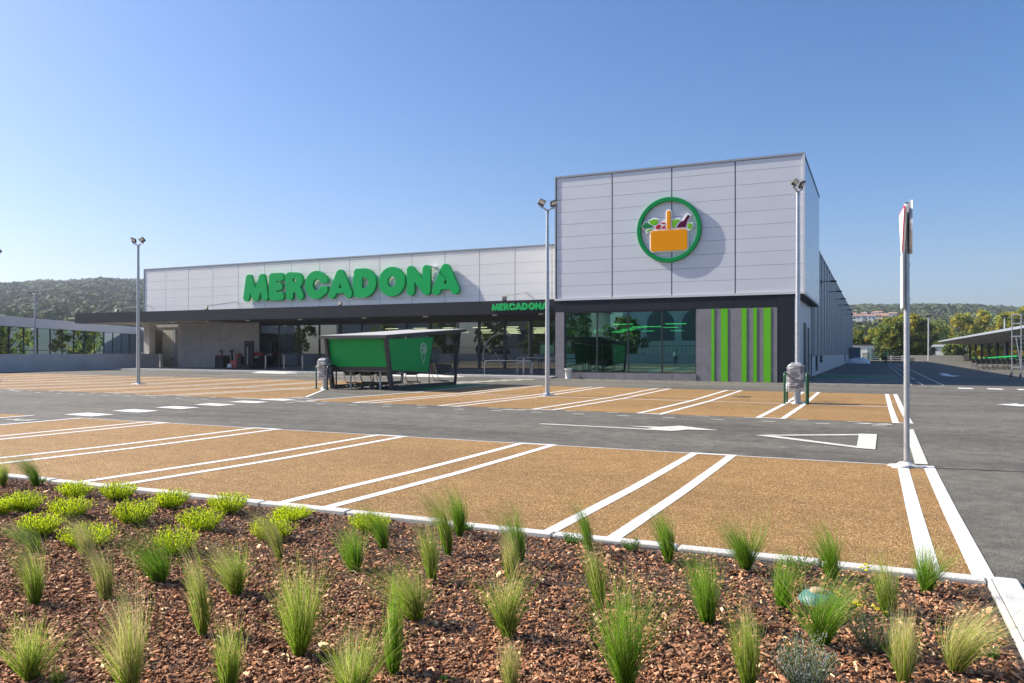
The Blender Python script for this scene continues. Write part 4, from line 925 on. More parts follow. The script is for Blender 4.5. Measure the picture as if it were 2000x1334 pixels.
build("end_wall", MB().hexa([E1 + Vector(p) for p in ((0, 0, .1), (3.4, -.3, .1), (3.4, 0, .1), (0, .4, .1), (0, 0, 4.12), (3.0, -.3, 3.8), (3.0, 0, 3.8), (0, .4, 4.12))]), mat("end_wall_pale", (.50, .48, .46), .6, var=.05), gh)
lw = thing("low_wall", (-51.2, 30, .2), "long low grey concrete wall along the left side of the car park", "wall")
y = 6.0
while y < 45.5:
    y2 = min(y + 3.6, 46.0); xa = -50.6 - (y - 30) * .07 if y > 20 else -49.9; xb = -50.6 - (y2 - 30) * .07 if y2 > 20 else -49.9; g = .2
    build("concrete_panel", MB().hexa([(xa - .2, y, 0), (xa, y, 0), (xb, y2 - .012, 0), (xb - .2, y2 - .012, 0), (xa - .2, y, 1.42), (xa, y, 1.42), (xb, y2 - .012, 1.42), (xb - .2, y2 - .012, 1.42)]), M_lowwall, lw); y = y2
build("end_panel", MB().box(-53.9, -51.75, 45.75, 45.98, 0, 1.42), M_lowwall, lw)

# ------------------------------------------------------------------ right side: carport, scaffold, wall, pallets, person
cp = thing("carport", (15, 100, 0), "long sloping carport roof on dark columns at the right edge", "carport")
build("roof", MB().hexa([(12, 62, 3.78), (21, 62, 3.05), (21, 182, 3.05), (12, 182, 3.78), (12, 62, 3.84), (21, 62, 3.11), (21, 182, 3.11), (12, 182, 3.84)]), mat("carport_sheet", (.20, .19, .17), .6, .2), cp)
build("gutter", MB().box(11.85, 12, 62, 182, 3.66, 3.90), mat("carport_edge", (.55, .60, .68), .35, .5), cp)
for i in range(13):
    yy = 64 + i * 9.6; build("beam", MB().hexa([(12.05, yy, 3.50), (20.9, yy, 2.72), (20.9, yy + .2, 2.72), (12.05, yy + .2, 3.50), (12.05, yy, 3.77), (20.9, yy, 3.04), (20.9, yy + .2, 3.04), (12.05, yy + .2, 3.77)]), M_galvp, cp)
    if i > 3: build("column", MB().box(17.0, 17.35, yy, yy + .3, -.1, 3.05), M_charc, cp)
for i in range(5): build("purlin", MB().bar((13.4 + i * 1.7, 62.2, 3.60 - i * .138), (13.4 + i * 1.7, 181.8, 3.60 - i * .138), .12, .10), M_galvp, cp)
def scaf():
    t = thing("scaffold_tower", (8.6, 57.8, -.04), "tall mobile steel scaffold tower on castors at the right edge", "scaffold")
    A = Vector((7.86, 58.1, -.04)); B = Vector((8.22, 57.2, -.04)); d = Vector((1.75, .7, 0)); P = [A, B, B + d, A + d]
    for p in P:
        build("upright", MB().cyl(p + Vector((0, 0, .32)), p + Vector((0, 0, 3.95)), .032, .032, 10), M_galv, t)
        c = build("castor", MB().cyl(p + Vector((-.06, .03, .14)), p + Vector((.0, .0, .14)), .13, .13, 16).cyl(p + Vector((0, 0, .2)), p + Vector((0, 0, .36)), .03), M_black, t)
        build("wheel_hub", MB().cyl(p + Vector((-.07, .03, .14)), p + Vector((.01, .0, .14)), .07, .07, 12), M_white, c)
    for z in (.62, 2.55, 3.35, 3.9): build("rung", MB().bar(A + Vector((0, 0, z)), B + Vector((0, 0, z)), .04, .04), M_galv, t); build("rung", MB().bar(P[3] + Vector((0, 0, z)), P[2] + Vector((0, 0, z)), .04, .04), M_galv, t)
    for z in (.62, 2.6, 3.4, 3.93): build("rail", MB().bar(B + Vector((0, 0, z)), P[2] + Vector((0, 0, z)), .04, .04), M_galv, t); build("rail", MB().bar(A + Vector((0, 0, z + .02)), P[3] + Vector((0, 0, z + .02)), .04, .04), M_galv, t)
    q = MB(); l0 = A + (B - A) * .4; l1 = l0 + Vector((.28, .1, 0))
    for k_ in range(8): q.bar(l0 + Vector((.0 + k_ * .02, 0, .6 + k_ * .26)), l1 + Vector((.2 + k_ * .02, .1, .6 + k_ * .26)), .03, .03)
    build("ladder", q.cyl(l0 + Vector((.3, 0, .5)), l0 + Vector((.02, 0, 2.55)), .035), M_galv, t)
scaf()
rw = thing("boundary_wall", (8, 176, 0), "low pale concrete wall closing the yard before the trees", "wall")
for i in range(9):
    x0 = 2.5 + i * 1.6; build("concrete_panel", MB().box(x0, x0 + 1.58, 177, 177.3, -.2, 1.0), mat("pale_concrete", (.42, .39, .36), .8), rw)
fw = thing("white_warehouse", (0, 196, 0), "long low white warehouse behind the yard wall", "building")
build("wall", MB().box(-22, 6, 194, 204, -.5, 3.2), M_pillw, fw); build("roof", MB().box(-22.2, 6.2, 193.8, 204.2, 3.2, 3.4), M_charc, fw); build("door", MB().box(-1.4, .6, 193.9, 193.99, -.3, 2.6), mat("blue_grey_door", (.25, .33, .36), .5), fw)
fw = thing("white_warehouse", (14, 205, 0), "low white shed with a slanting shadow between the trees and carport", "building")
build("wall", MB().box(8.5, 19, 205, 215, -.5, 2.9), M_pillw, fw); build("roof", MB().hexa([(8.3, 204.8, 2.9), (19.2, 204.8, 2.9), (19.2, 215, 2.9), (8.3, 215, 2.9), (8.3, 209, 3.4), (19.2, 209, 3.4), (19.2, 211, 3.4), (8.3, 211, 3.4)]), M_galvp, fw)
pal = thing("pallet_stack", (0, 0, 0), "x", "pallet stack", "wooden pallet stacks at the back of the yard")
for j in range(7):
    q = MB()
    for a in (-.5, 0, .5): q.box(-.6, .6, a - .07, a + .07, j * .27, j * .27 + .11)
    for b in range(5): q.box(-.6 + b * .26, -.44 + b * .26, -.57, .57, j * .27 + .115, j * .27 + .145)
    build("pallet", q, M_wood, pal)
PS = [(-2.6, 141, .75, "short dark pallet stack nearest the ribbed wall"), (-1.2, 140, .85, "second pallet stack out from the ribbed wall"), (.2, 141, 1.15, "tall pallet stack in the middle of the yard end"), (1.7, 140.5, 1.2, "tallest pallet stack left of the walking person"), (3.3, 141, 1.2, "tall pallet stack behind the walking person"), (5.2, 141, .4, "low pallet stack right of the walking person")]
for i, (x, y, s, lb_) in enumerate(PS):
    t = pal if i == 0 else copy_tree(pal); place(t, (x, y, 0), R(7 * i), lb_, scale=(.85, .8, s))
t = thing("film_heap", (-2.3, 120, 0), "heap of pale plastic film dumped against the ribbed wall", "plastic film")
build("film", crinkle(lambda u_, v_: ((-1.9 + math.cos(2 * math.pi * u_) * 1.5 * math.cos(v_ * 1.5), 118 + math.sin(2 * math.pi * u_) * 1.2 * math.cos(v_ * 1.5), .02 + .8 * math.sin(v_ * 1.5)), (math.cos(6.28 * u_), math.sin(6.28 * u_), .3)), 20, 7, .12, 3, "f"), M_white, t)
t = thing("waste_skip", (-2.6, 135, 0), "tall dark grey container at the far end of the ribbed wall", "container"); build("skip_body", MB().bbox(-3.4, -1.9, 132, 136, 0, 2.2, .05), mat("skip_grey", (.16, .19, .22), .6), t); build("lid", MB().box(-3.45, -1.85, 131.95, 136.05, 2.2, 2.3), M_charc, t)

def person(loc, rz, label, shirt, stride=.12, h=1.75):
    t = thing("person", (0, 0, 0), label, "person"); s = h / 1.75
    J = {'pel': (0, 0, .95, .125, .10), 'wst': (0, 0, 1.08, .115, .09), 'chs': (0, .0, 1.32, .145, .105), 'nck': (0, 0, 1.48, .055, .055), 'hd0': (0, -.01, 1.56, .07, .08), 'hd1': (0, -.012, 1.66, .078, .095), 'hd2': (0, 0, 1.73, .05, .06),
         'hL': (-.09, 0, .88, .09, .09), 'kL': (-.10, -stride, .50, .06, .06), 'aL': (-.10, -stride * .8, .10, .042, .045), 'tL': (-.10, -stride * .8 - .17, .03, .035, .03),
         'hR': (.09, 0, .88, .09, .09), 'kR': (.10, stride * .4, .50, .06, .06), 'aR': (.10, stride * 1.5, .12, .042, .045), 'tR': (.11, stride * 1.5 - .16, .03, .035, .03),
         'sL': (-.18, 0, 1.41, .055, .055), 'eL': (-.24, .03, 1.13, .042, .042), 'wL': (-.25, -.06, .90, .028, .028), 'pL': (-.25, -.08, .83, .03, .04),
         'sR': (.18, 0, 1.41, .055, .055), 'eR': (.24, .02, 1.13, .042, .042), 'wR': (.25, -.10, .91, .028, .028), 'pR': (.25, -.13, .84, .03, .04)}
    E = [('pel', 'wst'), ('wst', 'chs'), ('chs', 'nck'), ('nck', 'hd0'), ('hd0', 'hd1'), ('hd1', 'hd2'), ('pel', 'hL'), ('hL', 'kL'), ('kL', 'aL'), ('aL', 'tL'), ('pel', 'hR'), ('hR', 'kR'), ('kR', 'aR'), ('aR', 'tR'),
         ('chs', 'sL'), ('sL', 'eL'), ('eL', 'wL'), ('wL', 'pL'), ('chs', 'sR'), ('sR', 'eR'), ('eR', 'wR'), ('wR', 'pR')]
    K = list(J); me = bpy.data.meshes.new("body"); me.from_pydata([tuple(c * s for c in J[k][:3]) for k in K], [(K.index(a), K.index(b)) for a, b in E], [])
    o = bpy.data.objects.new("body", me); COL.objects.link(o); md = o.modifiers.new("skin", 'SKIN'); md2 = o.modifiers.new("sub", 'SUBSURF'); md2.levels = 2; md2.render_levels = 2
    for i, k in enumerate(K): me.skin_vertices[0].data[i].radius = (J[k][3] * s, J[k][4] * s)
    me.skin_vertices[0].data[0].use_root = True
    dg = bpy.context.evaluated_depsgraph_get(); dg.update(); m2 = bpy.data.meshes.new_from_object(o.evaluated_get(dg)); bpy.data.objects.remove(o)
    for mm_ in (M_skin, shirt, M_jeans, M_black): m2.materials.append(mm_)
    for p in m2.polygons:
        c = p.center / s; p.use_smooth = True
        p.material_index = 3 if c.z < .08 else 2 if c.z < 1.0 and abs(c.x) < .21 else 1 if (1.0 <= c.z < 1.46 and (abs(c.x) < .2 or c.z > 1.18)) else 0
    b = link("body", m2, None, t)
    q = MB(); V = []; nu, nv = 14, 6
    for j in range(nv):
        for i in range(nu):
            a = 2 * math.pi * i / nu; e = j / (nv - 1) * 1.45; V.append((.086 * s * math.cos(a) * math.cos(e), (.004 + .104 * math.sin(a) * math.cos(e)) * s, (1.665 + .105 * math.sin(e) - (.07 if math.sin(a) > .2 else 0) * (1 - j / (nv - 1))) * s))
    q.add(V, [(j * nu + i, j * nu + (i + 1) % nu, (j + 1) * nu + (i + 1) % nu, (j + 1) * nu + i) for j in range(nv - 1) for i in range(nu)], True); link("hair", q.mesh("hair"), M_hair, t)
    # fingers
    for sx in (-1, 1):
        for k_ in range(4): link("finger", MB().tube([(sx * .25 * s, (-.10 - .02 * (sx > 0) - .012 * k_ + .02) * s, .82 * s), (sx * .248 * s, (-.10 - .02 * (sx > 0) - .012 * k_ + .01) * s, .775 * s), (sx * .242 * s, (-.10 - .02 * (sx > 0) - .012 * k_) * s, .75 * s)], .008, 5).mesh("finger"), M_skin, b)
    place(t, loc, rz); return t
person((1.31, 107.3, 0), R(10), "person in a green top and dark trousers walking through the shaded yard", M_vest, .16, 1.8)

# ------------------------------------------------------------------ hills, woods, village
def ridge(az):  # az in degrees left of +Y positive; returns tangent of the ridge elevation
    return float(np.interp(az, [-40, -14, -9, -6, -3, 2, 12, 30, 48, 52, 55, 58, 63, 80], [.035, .040, .040, .046, .0495, .049, .052, .062, .076, .079, .073, .0665, .062, .05]))
def terr(az, d):
    k_ = np.interp(d, [250, 420, 560, 760, 1050, 1400, 1700], [0, .12, .22, .42, .72, 1.0, 1.04]); base = ridge(az) * 1400
    w = 1 + .02 * math.sin(az * .9 + d * .006) + .012 * math.sin(az * 2.3 - d * .01)
    return -1.0 + (base * k_ * (w if k_ < .95 else 1)) + 1.5 * min(1, k_ * 5)
azs = np.arange(-34, 84, 1.0); ds = [250, 330, 420, 500, 600, 700, 820, 950, 1080, 1220, 1330, 1400, 1500, 1700]
V = []; 
for a in azs:
    for d in ds: V.append((-d * math.sin(R(a)), d * math.cos(R(a)), terr(a, d)))
nd = len(ds); F = [(i * nd + j, (i + 1) * nd + j, (i + 1) * nd + j + 1, i * nd + j + 1) for i in range(len(azs) - 1) for j in range(nd - 1)]
hills = build("hills", MB().add(V, F, True), mat("hill_ground", (.045, .055, .028), .95, var=.4, scale=.02)); hills["kind"] = "structure"
# woods: merged lumpy crowns
rng = np.random.default_rng(4)
bm = bmesh.new(); bmesh.ops.create_icosphere(bm, subdivisions=2, radius=1); icoV = np.array([v.co[:] for v in bm.verts]); icoF = np.array([[v.index for v in f.verts] for f in bm.faces]); bm.free()
def wood(name, pts, rads, cols, label, nc=24):
    """crowns of scattered leaf clumps, joined"""
    n_ = len(pts); P_ = np.repeat(np.array(pts), nc, 0); Rd = np.repeat(np.array(rads), nc)[:, None]; m_ = n_ * nc
    d = rng.normal(size=(m_, 3)); d /= np.linalg.norm(d, axis=1)[:, None]; d[:, 2] *= 1.25
    p = P_ + d * Rd * rng.uniform(.55, 1.05, (m_, 1)); a = np.cross(d, rng.normal(size=(m_, 3))) + .35 * rng.normal(size=(m_, 3)); a /= np.linalg.norm(a, axis=1)[:, None]; b = np.cross(d + .5 * rng.normal(size=(m_, 3)), a); b /= np.linalg.norm(b, axis=1)[:, None]
    s_ = Rd * rng.uniform(.28, .60, (m_, 1)); V = np.stack([p - a * s_, p - b * s_ * .7, p + a * s_, p + b * s_ * .7], 1).reshape(-1, 3)
    T = np.repeat(np.repeat(np.array(cols), nc, 0) * rng.uniform(.85, 1.15, (m_, 1)), 4, 0)
    me = np_mesh(name, V, np.arange(4 * m_).reshape(-1, 4), np.clip(T, 0, 1)); o = link(name, me, M_forest); tagit(o, label, "woodland", kind="stuff"); return o
def scatter(a0, a1, d0, d1, n_, r0, r1, pal_, keep=None):
    P = []; Rr = []; C = []
    while len(P) < n_:
        a = rng.uniform(a0, a1); d = math.sqrt(rng.uniform(d0 * d0, d1 * d1))
        if keep and not keep(a, d): continue
        r = rng.uniform(r0, r1); P.append((-d * math.sin(R(a)), d * math.cos(R(a)), terr(a, d) + r * .7)); Rr.append(r); c = np.array(pal_[rng.integers(len(pal_))]) * rng.uniform(.75, 1.25); C.append(c)
    return np.array(P), Rr, C
PALF = [(.060, .090, .030), (.080, .115, .036), (.045, .072, .032), (.10, .13, .042), (.062, .08, .035)]
P, Rr, C = scatter(47.5, 63, 300, 1440, 8500, 2.2, 5.0, PALF); wood("hillside_wood", P, Rr, C, "dark wooded ridge rising behind the left glass hall")
P, Rr, C = scatter(-13, 4, 800, 1440, 7500, 2.4, 5.0, PALF); wood("hillside_wood", P, Rr, C, "wooded ridge rising behind the yard at the right")
PALM = [(.09, .12, .03), (.12, .14, .035), (.06, .08, .025), (.16, .17, .04)]
P, Rr, C = scatter(-13, 4, 300, 640, 900, 1.8, 4.0, PALM, keep=lambda a, d: not (a > -3 and d > 610)); wood("valley_trees", P, Rr, C, "mixed green trees in the valley below the village")
P, Rr, C = scatter(-13, 4, 690, 860, 420, 1.6, 3.2, PALM); wood("village_trees", P, Rr, C, "trees scattered among the village houses on the hill")
# village houses
rv = random.Random(6); HC = [(.70, .68, .64), (.62, .55, .46), (.72, .72, .72), (.55, .40, .30)]
vill_lab = ["white", "cream", "pale grey", "ochre"]
for i in range(22):
    az = 2.2 - (i * .2 if i < 17 else (i - 17) * .33) + rv.uniform(-.1, .1); d = rv.choice([690, 740, 790]) + (90 if i >= 17 else 0) + rv.uniform(-20, 20)
    if i == 3: d = 820
    x, y = -d * math.sin(R(az)), d * math.cos(R(az)); z = terr(az, d) + 2; w = rv.uniform(5, 9.5); hh = rv.uniform(3, 5.5); ci = rv.randrange(4); dp = 8
    t = thing("village_house", (x, y, z), "distant %s house, %s along the village row from the ribbed wall" % (vill_lab[ci], (NUM + ["twelfth", "thirteenth", "fourteenth", "fifteenth", "sixteenth", "seventeenth", "eighteenth", "nineteenth", "twentieth", "twenty-first", "twenty-second"])[i]), "house", "village houses on the far hillside")
    build("wall", MB().box(x - w / 2, x + w / 2, y, y + dp, z - 6, z + hh), mat("village_wall_%d" % ci, HC[ci], .8), t)
    build("roof", MB().add([(x - w / 2 - .4, y - .4, z + hh), (x + w / 2 + .4, y - .4, z + hh), (x + w / 2 + .4, y + dp + .4, z + hh), (x - w / 2 - .4, y + dp + .4, z + hh), (x - w / 2 + 1, y + dp / 2, z + hh + 1.3), (x + w / 2 - 1, y + dp / 2, z + hh + 1.3)], [(0, 1, 5, 4), (1, 2, 5), (2, 3, 4, 5), (3, 0, 4)]), M_tile, t)
    q = MB()
    for k_ in range(int(w // 3)): q.box(x - w / 2 + 1 + k_ * 2.8, x - w / 2 + 2.1 + k_ * 2.8, y - .06, y, z + hh - 2.4, z + hh - 1)
    if q.v: build("window", q, M_charc, t)

# ------------------------------------------------------------------ trees
def tree(x, y, h, r, name, label, group, pal_, nleaf=2600, leaf=.32, z0=0, seed=0, base=.15, cl=46, tall=1.0):
    rg = np.random.default_rng(seed + 100); t = thing(name, (x, y, z0), label, "tree", group)
    th = h * .5; q = MB(); q.tube([(x, y, z0), (x + .05 * r, y, z0 + th * .5), (x, y, z0 + th), (x + .05 * r, y, z0 + h * .85)], [h * .028, h * .02, h * .014, h * .005], 8)
    cen = []
    for i in range(cl):
        zz = rg.uniform(base, .97); k_ = math.sin(math.pi * min(1, (zz - base + .12) / (1.12 - base))) ** .55; a = rg.uniform(0, 6.283); rad = r * k_ * math.sqrt(rg.uniform(.12, 1)) * .9
        cen.append((x + rad * math.cos(a), y + rad * math.sin(a), z0 + h * zz, r * rg.uniform(.16, .34)))
    for c in cen[::3]: q.tube([(x, y, max(z0 + h * base * .6, c[2] - h * .18)), ((x + c[0]) / 2, (y + c[1]) / 2, c[2] - h * .06), c[:3]], [h * .009, h * .006, h * .002], 5)
    build("trunk", q, mat("bark", (.10, .075, .05), .9, var=.3, scale=6), t)
    n_ = nleaf; ci = rg.integers(0, cl, n_); C = np.array(cen); d = rg.normal(size=(n_, 3)); d /= np.linalg.norm(d, axis=1)[:, None]; rad = C[ci, 3:4] * rg.uniform(.35, 1.1, (n_, 1))
    p = C[ci, :3] + d * rad * np.array([1, 1, tall]); a = rg.normal(size=(n_, 3)); a /= np.linalg.norm(a, axis=1)[:, None]; b = np.cross(a, rg.normal(size=(n_, 3))); b /= np.linalg.norm(b, axis=1)[:, None]
    s = leaf * rg.uniform(.5, 1.2, (n_, 1)); V = np.stack([p - a * s, p - b * s * .5, p + a * s, p + b * s * .5], 1).reshape(-1, 3)
    tc_ = np.array(pal_)[rg.integers(0, len(pal_), cl)][ci] * rg.uniform(.7, 1.3, (n_, 1)); T = np.repeat(tc_, 4, 0)
    link("crown", np_mesh("crown", V - np.array([x, y, z0]), np.arange(4 * n_).reshape(-1, 4), T), M_leaf, t); return t
PY = [(.42, .39, .05), (.28, .31, .05), (.46, .39, .05), (.20, .24, .04)]; PG = [(.15, .21, .05), (.11, .16, .035), (.21, .25, .06), (.27, .27, .05)]
TR = [(3.2, 183, 8.8, 3.6, PG, "broad green tree just left of the far lamp post"), (6.4, 184, 9.8, 3.8, PY, "yellow-green tree with open crown behind the sign post"), (9.0, 186, 8.8, 3.3, PG, "darker green tree immediately behind the far lamp post"),
      (13.5, 216, 9.5, 5.0, PG, "low dull green tree between the lamp post and the poplars"), (19.5, 222, 12.0, 3.7, PY, "leftmost tall yellow poplar behind the carport"), (24.5, 226, 12.6, 3.6, PY, "second tall poplar from the left behind the carport"),
      (29.0, 222, 11.8, 3.8, PY, "third tall poplar from the left behind the carport"), (33.5, 224, 13.4, 3.7, PY, "brightest yellow poplar in the middle of the row"), (38.0, 222, 12.8, 3.7, PY, "poplar right of the brightest one in the row"),
      (42.5, 224, 13.2, 3.7, PY, "tall poplar behind the scaffold tower"), (47, 222, 12.4, 3.7, PY, "poplar cut off by the right edge of view"), (-7.5, 215, 7.5, 3.2, PG, "small dark tree beside the ribbed wall's far end"), (-3.5, 218, 8, 3.2, PG, "round green tree behind the pallets"),
      (.5, 216, 8.5, 3.0, PY, "small yellow-green tree above the white warehouse"), (16, 200, 6, 2.6, PG, "small bushy tree beside the low white shed"), (22, 195, 7, 3, PG, "dark bushy tree seen under the carport roof"), (28, 196, 7.5, 3.4, PG, "wide bushy tree seen under the carport, further right")]
for i, (x, y, h, r, pl, lb_) in enumerate(TR): tree(x, y, h, r, "poplar_tree" if pl is PY else "broadleaf_tree", lb_, "trees beyond the yard", pl, 4200, .36, -1.0 if y > 190 else -.3, i, base=.06, cl=64)
yh = thing("yellow_barrier", (24, 150, 0), "row of yellow boards seen beneath the carport", "barrier")
for i in range(6): build("board", MB().box(17 + i * 2.6, 19.2 + i * 2.6, 168, 168.2, .9, 1.9), mat("yellow_board", (.5, .33, .02), .6), yh)

# ------------------------------------------------------------------ what the shop glass mirrors: street side behind the viewer
bw = thing("street_wall", (-25, -14, 0), "pale retaining wall across the street, mirrored in the shop glass", "wall")
for i in range(22): build("concrete_panel", MB().box(-78 + i * 4, -74.02 + i * 4, -14.3, -14, -.1, 1.35), M_lowwall, bw)
rl = thing("street_railing", (-25, -14, 1.35), "thin railing on the retaining wall, mirrored in the shop glass", "railing")
q = MB()
for i in range(176): q.box(-78 + i * .5, -77.97 + i * .5, -14.17, -14.14, 1.35, 2.3)
o = build("railing_bars", q, M_charc, rl); o["kind"] = "stuff"; build("hand_rail", MB().box(-78, 10, -14.2, -14.1, 2.3, 2.36), M_charc, rl)
def house(x0, x1, y, d, h, label, m, arches):
    t = thing("house", ((x0 + x1) / 2, y, 0), label, "house", "houses across the street"); build("wall", MB().box(x0, x1, y - d, y, 0, h), m, t)
    build("roof", MB().add([(x0 - .5, y + .5, h), (x1 + .5, y + .5, h), (x1 + .5, y - d - .5, h), (x0 - .5, y - d - .5, h), (x0 + 2, y - d / 2, h + 2.2), (x1 - 2, y - d / 2, h + 2.2)], [(0, 1, 5, 4), (1, 2, 5), (2, 3, 4, 5), (3, 0, 4)]), M_tile, t)
    for i, (cx_, w, z0_, z1_, ar) in enumerate(arches):
        P = [(cx_ - w / 2, y + .02, z0_), (cx_ + w / 2, y + .02, z0_)] + ([(cx_ + w / 2 * math.cos(R(a)), y + .02, z1_ + w / 2 * math.sin(R(a))) for a in range(0, 181, 20)] if ar else [(cx_ + w / 2, y + .02, z1_), (cx_ - w / 2, y + .02, z1_)])
        Q = [(p[0], y + .08, p[2]) for p in P]; n_ = len(P); f = build("window", MB().add(P + Q, [tuple(range(n_)), tuple(range(2 * n_ - 1, n_ - 1, -1))] + [(k_, n_ + k_, n_ + (k_ + 1) % n_, (k_ + 1) % n_) for k_ in range(n_)]), mat("dull_window", (.16, .18, .19), .4), t)
house(-33, -14, -28, 10, 11, "white house with two arches across the street, mirrored in the green glass", M_pillw, [(-27.5, 4, 3.2, 5.6, 1), (-22.5, 4, 3.2, 5.6, 1), (-18.2, 2, 4.2, 6.4, 0), (-15.6, 1.6, 4.2, 6.2, 0)])
house(-60, -40, -34, 10, 8, "cream house with square windows across the street", mat("cream_render", (.55, .50, .42), .8), [(-56, 2, 3.5, 5.5, 0), (-50, 3, 3.5, 5.5, 0), (-44, 2, 3.5, 5.5, 0)])
house(-90, -70, -26, 10, 7.5, "pale grey house far left across the street", mat("grey_render", (.5, .5, .5), .8), [(-86, 2, 3, 5, 0), (-80, 2, 3, 5, 0), (-75, 2, 3, 5, 0)])
BT = [(-59, 72, 8), (-66, 75, 7), (-73, 78, 8), (-81, 82, 8), (-38, -20, 9), (-47, -19, 8), (-56, -22, 9), (-64, -20, 10), (-30, -18.5, 6), (-12, -20, 8), (-74, -18, 8), (-5, -24, 10), (-84, -8, 9), (-92, 4, 10), (-98, 18, 11)]
wd = ["hedge-end", "second last", "third last", "fourth last", "first", "second", "third", "fourth", "fifth", "sixth", "seventh", "eighth", "ninth", "tenth", "eleventh"]
for i, (x, y, h) in enumerate(BT): tree(x, y, h, 3.2, "street_tree", (wd[i] + " leafy street tree of the mirrored row behind the viewer" if i > 3 else ["round", "small", "broad", "tall"][i] + " leafy tree beyond the left end of the shop, mirrored in the glass hall"), "street trees behind the viewer" if i > 3 else "trees beyond the shop end", PG, 1300, .42, 0, 40 + i)
person((-19.7, -3.2, gz(-19.7, 0)), R(185), "person in a white shirt mirrored in the green window", M_cloth, .03, 1.75)
# parked van that the shop glass mirrors
vn = thing("parked_van", (-48, -8, 0), "silver van parked across the lot, mirrored in the shop glass", "van")
q = MB(); prof = [(0, .45), (0, 1.1), (.9, 1.25), (1.7, 1.95), (4.6, 1.98), (4.9, 1.2), (4.9, .45)]
V = [(-50.5 + a, -8.9, b) for a, b in prof] + [(-50.5 + a, -7.1, b) for a, b in prof]; n_ = len(prof)
build("body", q.add(V, [tuple(range(n_)), tuple(range(2 * n_ - 1, n_ - 1, -1))] + [(i, n_ + i, n_ + (i + 1) % n_, (i + 1) % n_) for i in range(n_)]), mat("van_silver", (.5, .52, .55), .3, .6), vn)
build("side_window", MB().add([(-49.3, -7.08, 1.3), (-46.0, -7.08, 1.3), (-46.2, -7.08, 1.85), (-48.75, -7.08, 1.85)], [(0, 1, 2, 3)]), M_g_blue, vn)
for a in (-49.6, -46.6): w = build("wheel", MB().cyl((a, -9.0, .33), (a, -8.75, .33), .33).cyl((a, -7.25, .33), (a, -7.0, .33), .33), M_black, vn)

# ------------------------------------------------------------------ bark mulch
def bark():
    n_ = 104000; u_ = rng.random((n_ * 2, 2)); Y = 2.1 + u_[:, 0] * 3.72; xl = -3.4 - (Y - 2.3) * 1.95 - .4; xl = np.maximum(xl, -11.5); X = xl + u_[:, 1] * (.62 - xl)
    k_ = rng.random(n_ * 2) < np.clip((3.4 / Y) ** 1.4, 0, 1); X = X[k_][:n_]; Y = Y[k_][:n_]; n_ = len(X)
    s = np.exp(rng.normal(-4.32, .42, n_)); s = np.clip(s, .005, .034); w = s * rng.uniform(.28, .68, n_); th = s * rng.uniform(.05, .13, n_) + .0008
    ang = np.array([0, 1.1, 2.3, 3.3, 4.6]); A = ang[None, :] + rng.uniform(-.35, .35, (n_, 5)); rr_ = rng.uniform(.75, 1.1, (n_, 5))
    lx = np.cos(A) * rr_ * s[:, None]; ly = np.sin(A) * rr_ * w[:, None]
    top = np.stack([lx * .82, ly * .82, np.repeat(th[:, None], 5, 1) * rng.uniform(.6, 1.2, (n_, 5))], 2); bot = np.stack([lx, ly, -np.repeat(th[:, None], 5, 1)], 2); L = np.concatenate([top, bot], 1)
    yaw = rng.uniform(0, 6.283, n_) ; pit = rng.normal(0, .36, n_); rol = rng.normal(0, .40, n_)
    cy, sy = np.cos(yaw), np.sin(yaw); cp_, sp_ = np.cos(pit), np.sin(pit); cr_, sr_ = np.cos(rol), np.sin(rol)
    x, y, z = L[..., 0], L[..., 1], L[..., 2]
    y, z = y * cr_[:, None] - z * sr_[:, None], y * sr_[:, None] + z * cr_[:, None]
    x, z = x * cp_[:, None] + z * sp_[:, None], -x * sp_[:, None] + z * cp_[:, None]
    x, y = x * cy[:, None] - y * sy[:, None], x * sy[:, None] + y * cy[:, None]
    mound = .012 * np.sin(X * 23 + 3 * np.sin(Y * 17)) * np.sin(Y * 21 + 2 * np.sin(X * 13)) * .6 + .012 * np.sin(X * 3.1 + 1) * np.sin(Y * 2.7) + .008 * np.sin(X * 7 + Y * 5)
    g = -.005 * X + np.array([sag(v) for v in Y]); zz = g - .004 + mound + rng.uniform(0, .028, n_)
    zz = np.where(Y > 5.75, np.minimum(zz, g + .005), zz); V = np.stack([x + X[:, None], y + Y[:, None], z + zz[:, None]], 2).reshape(-1, 3)
    b = (np.arange(n_) * 10)[:, None]
    quads = np.concatenate([np.stack([b[:, 0] + i, b[:, 0] + 5 + i, b[:, 0] + 5 + (i + 1) % 5, b[:, 0] + (i + 1) % 5], 1) for i in range(5)])
    # top as one quad and one thin quad sharing an edge
    t1 = np.stack([b[:, 0] + 0, b[:, 0] + 1, b[:, 0] + 2, b[:, 0] + 3], 1); t2 = np.stack([b[:, 0] + 0, b[:, 0] + 3, b[:, 0] + 4], 1)
    pal_ = np.array([(.155, .075, .045), (.21, .105, .065), (.10, .05, .034), (.28, .155, .10), (.36, .23, .16), (.17, .10, .075), (.24, .11, .06), (.50, .36, .25)]); pr = np.array([.24, .22, .14, .14, .09, .09, .06, .02])
    c = pal_[rng.choice(len(pal_), n_, p=pr)] * np.array([1.60, 1.50, 1.22]) * rng.uniform(.5, 1.6, (n_, 1)); T = np.repeat(c, 10, 0) * rng.uniform(.85, 1.15, (n_ * 10, 1))
    tri_ = np.concatenate([quads[:, [0, 1, 2]], quads[:, [0, 2, 3]], t1[:, [0, 1, 2]], t1[:, [0, 2, 3]], t2])
    o = link("bark_mulch", np_mesh("bark_mulch", V, tri_, T), M_chip); tagit(o, "reddish brown bark chips covering the planting bed", "bark mulch", kind="stuff")
bark()
tw = MB(); rr = random.Random(12)
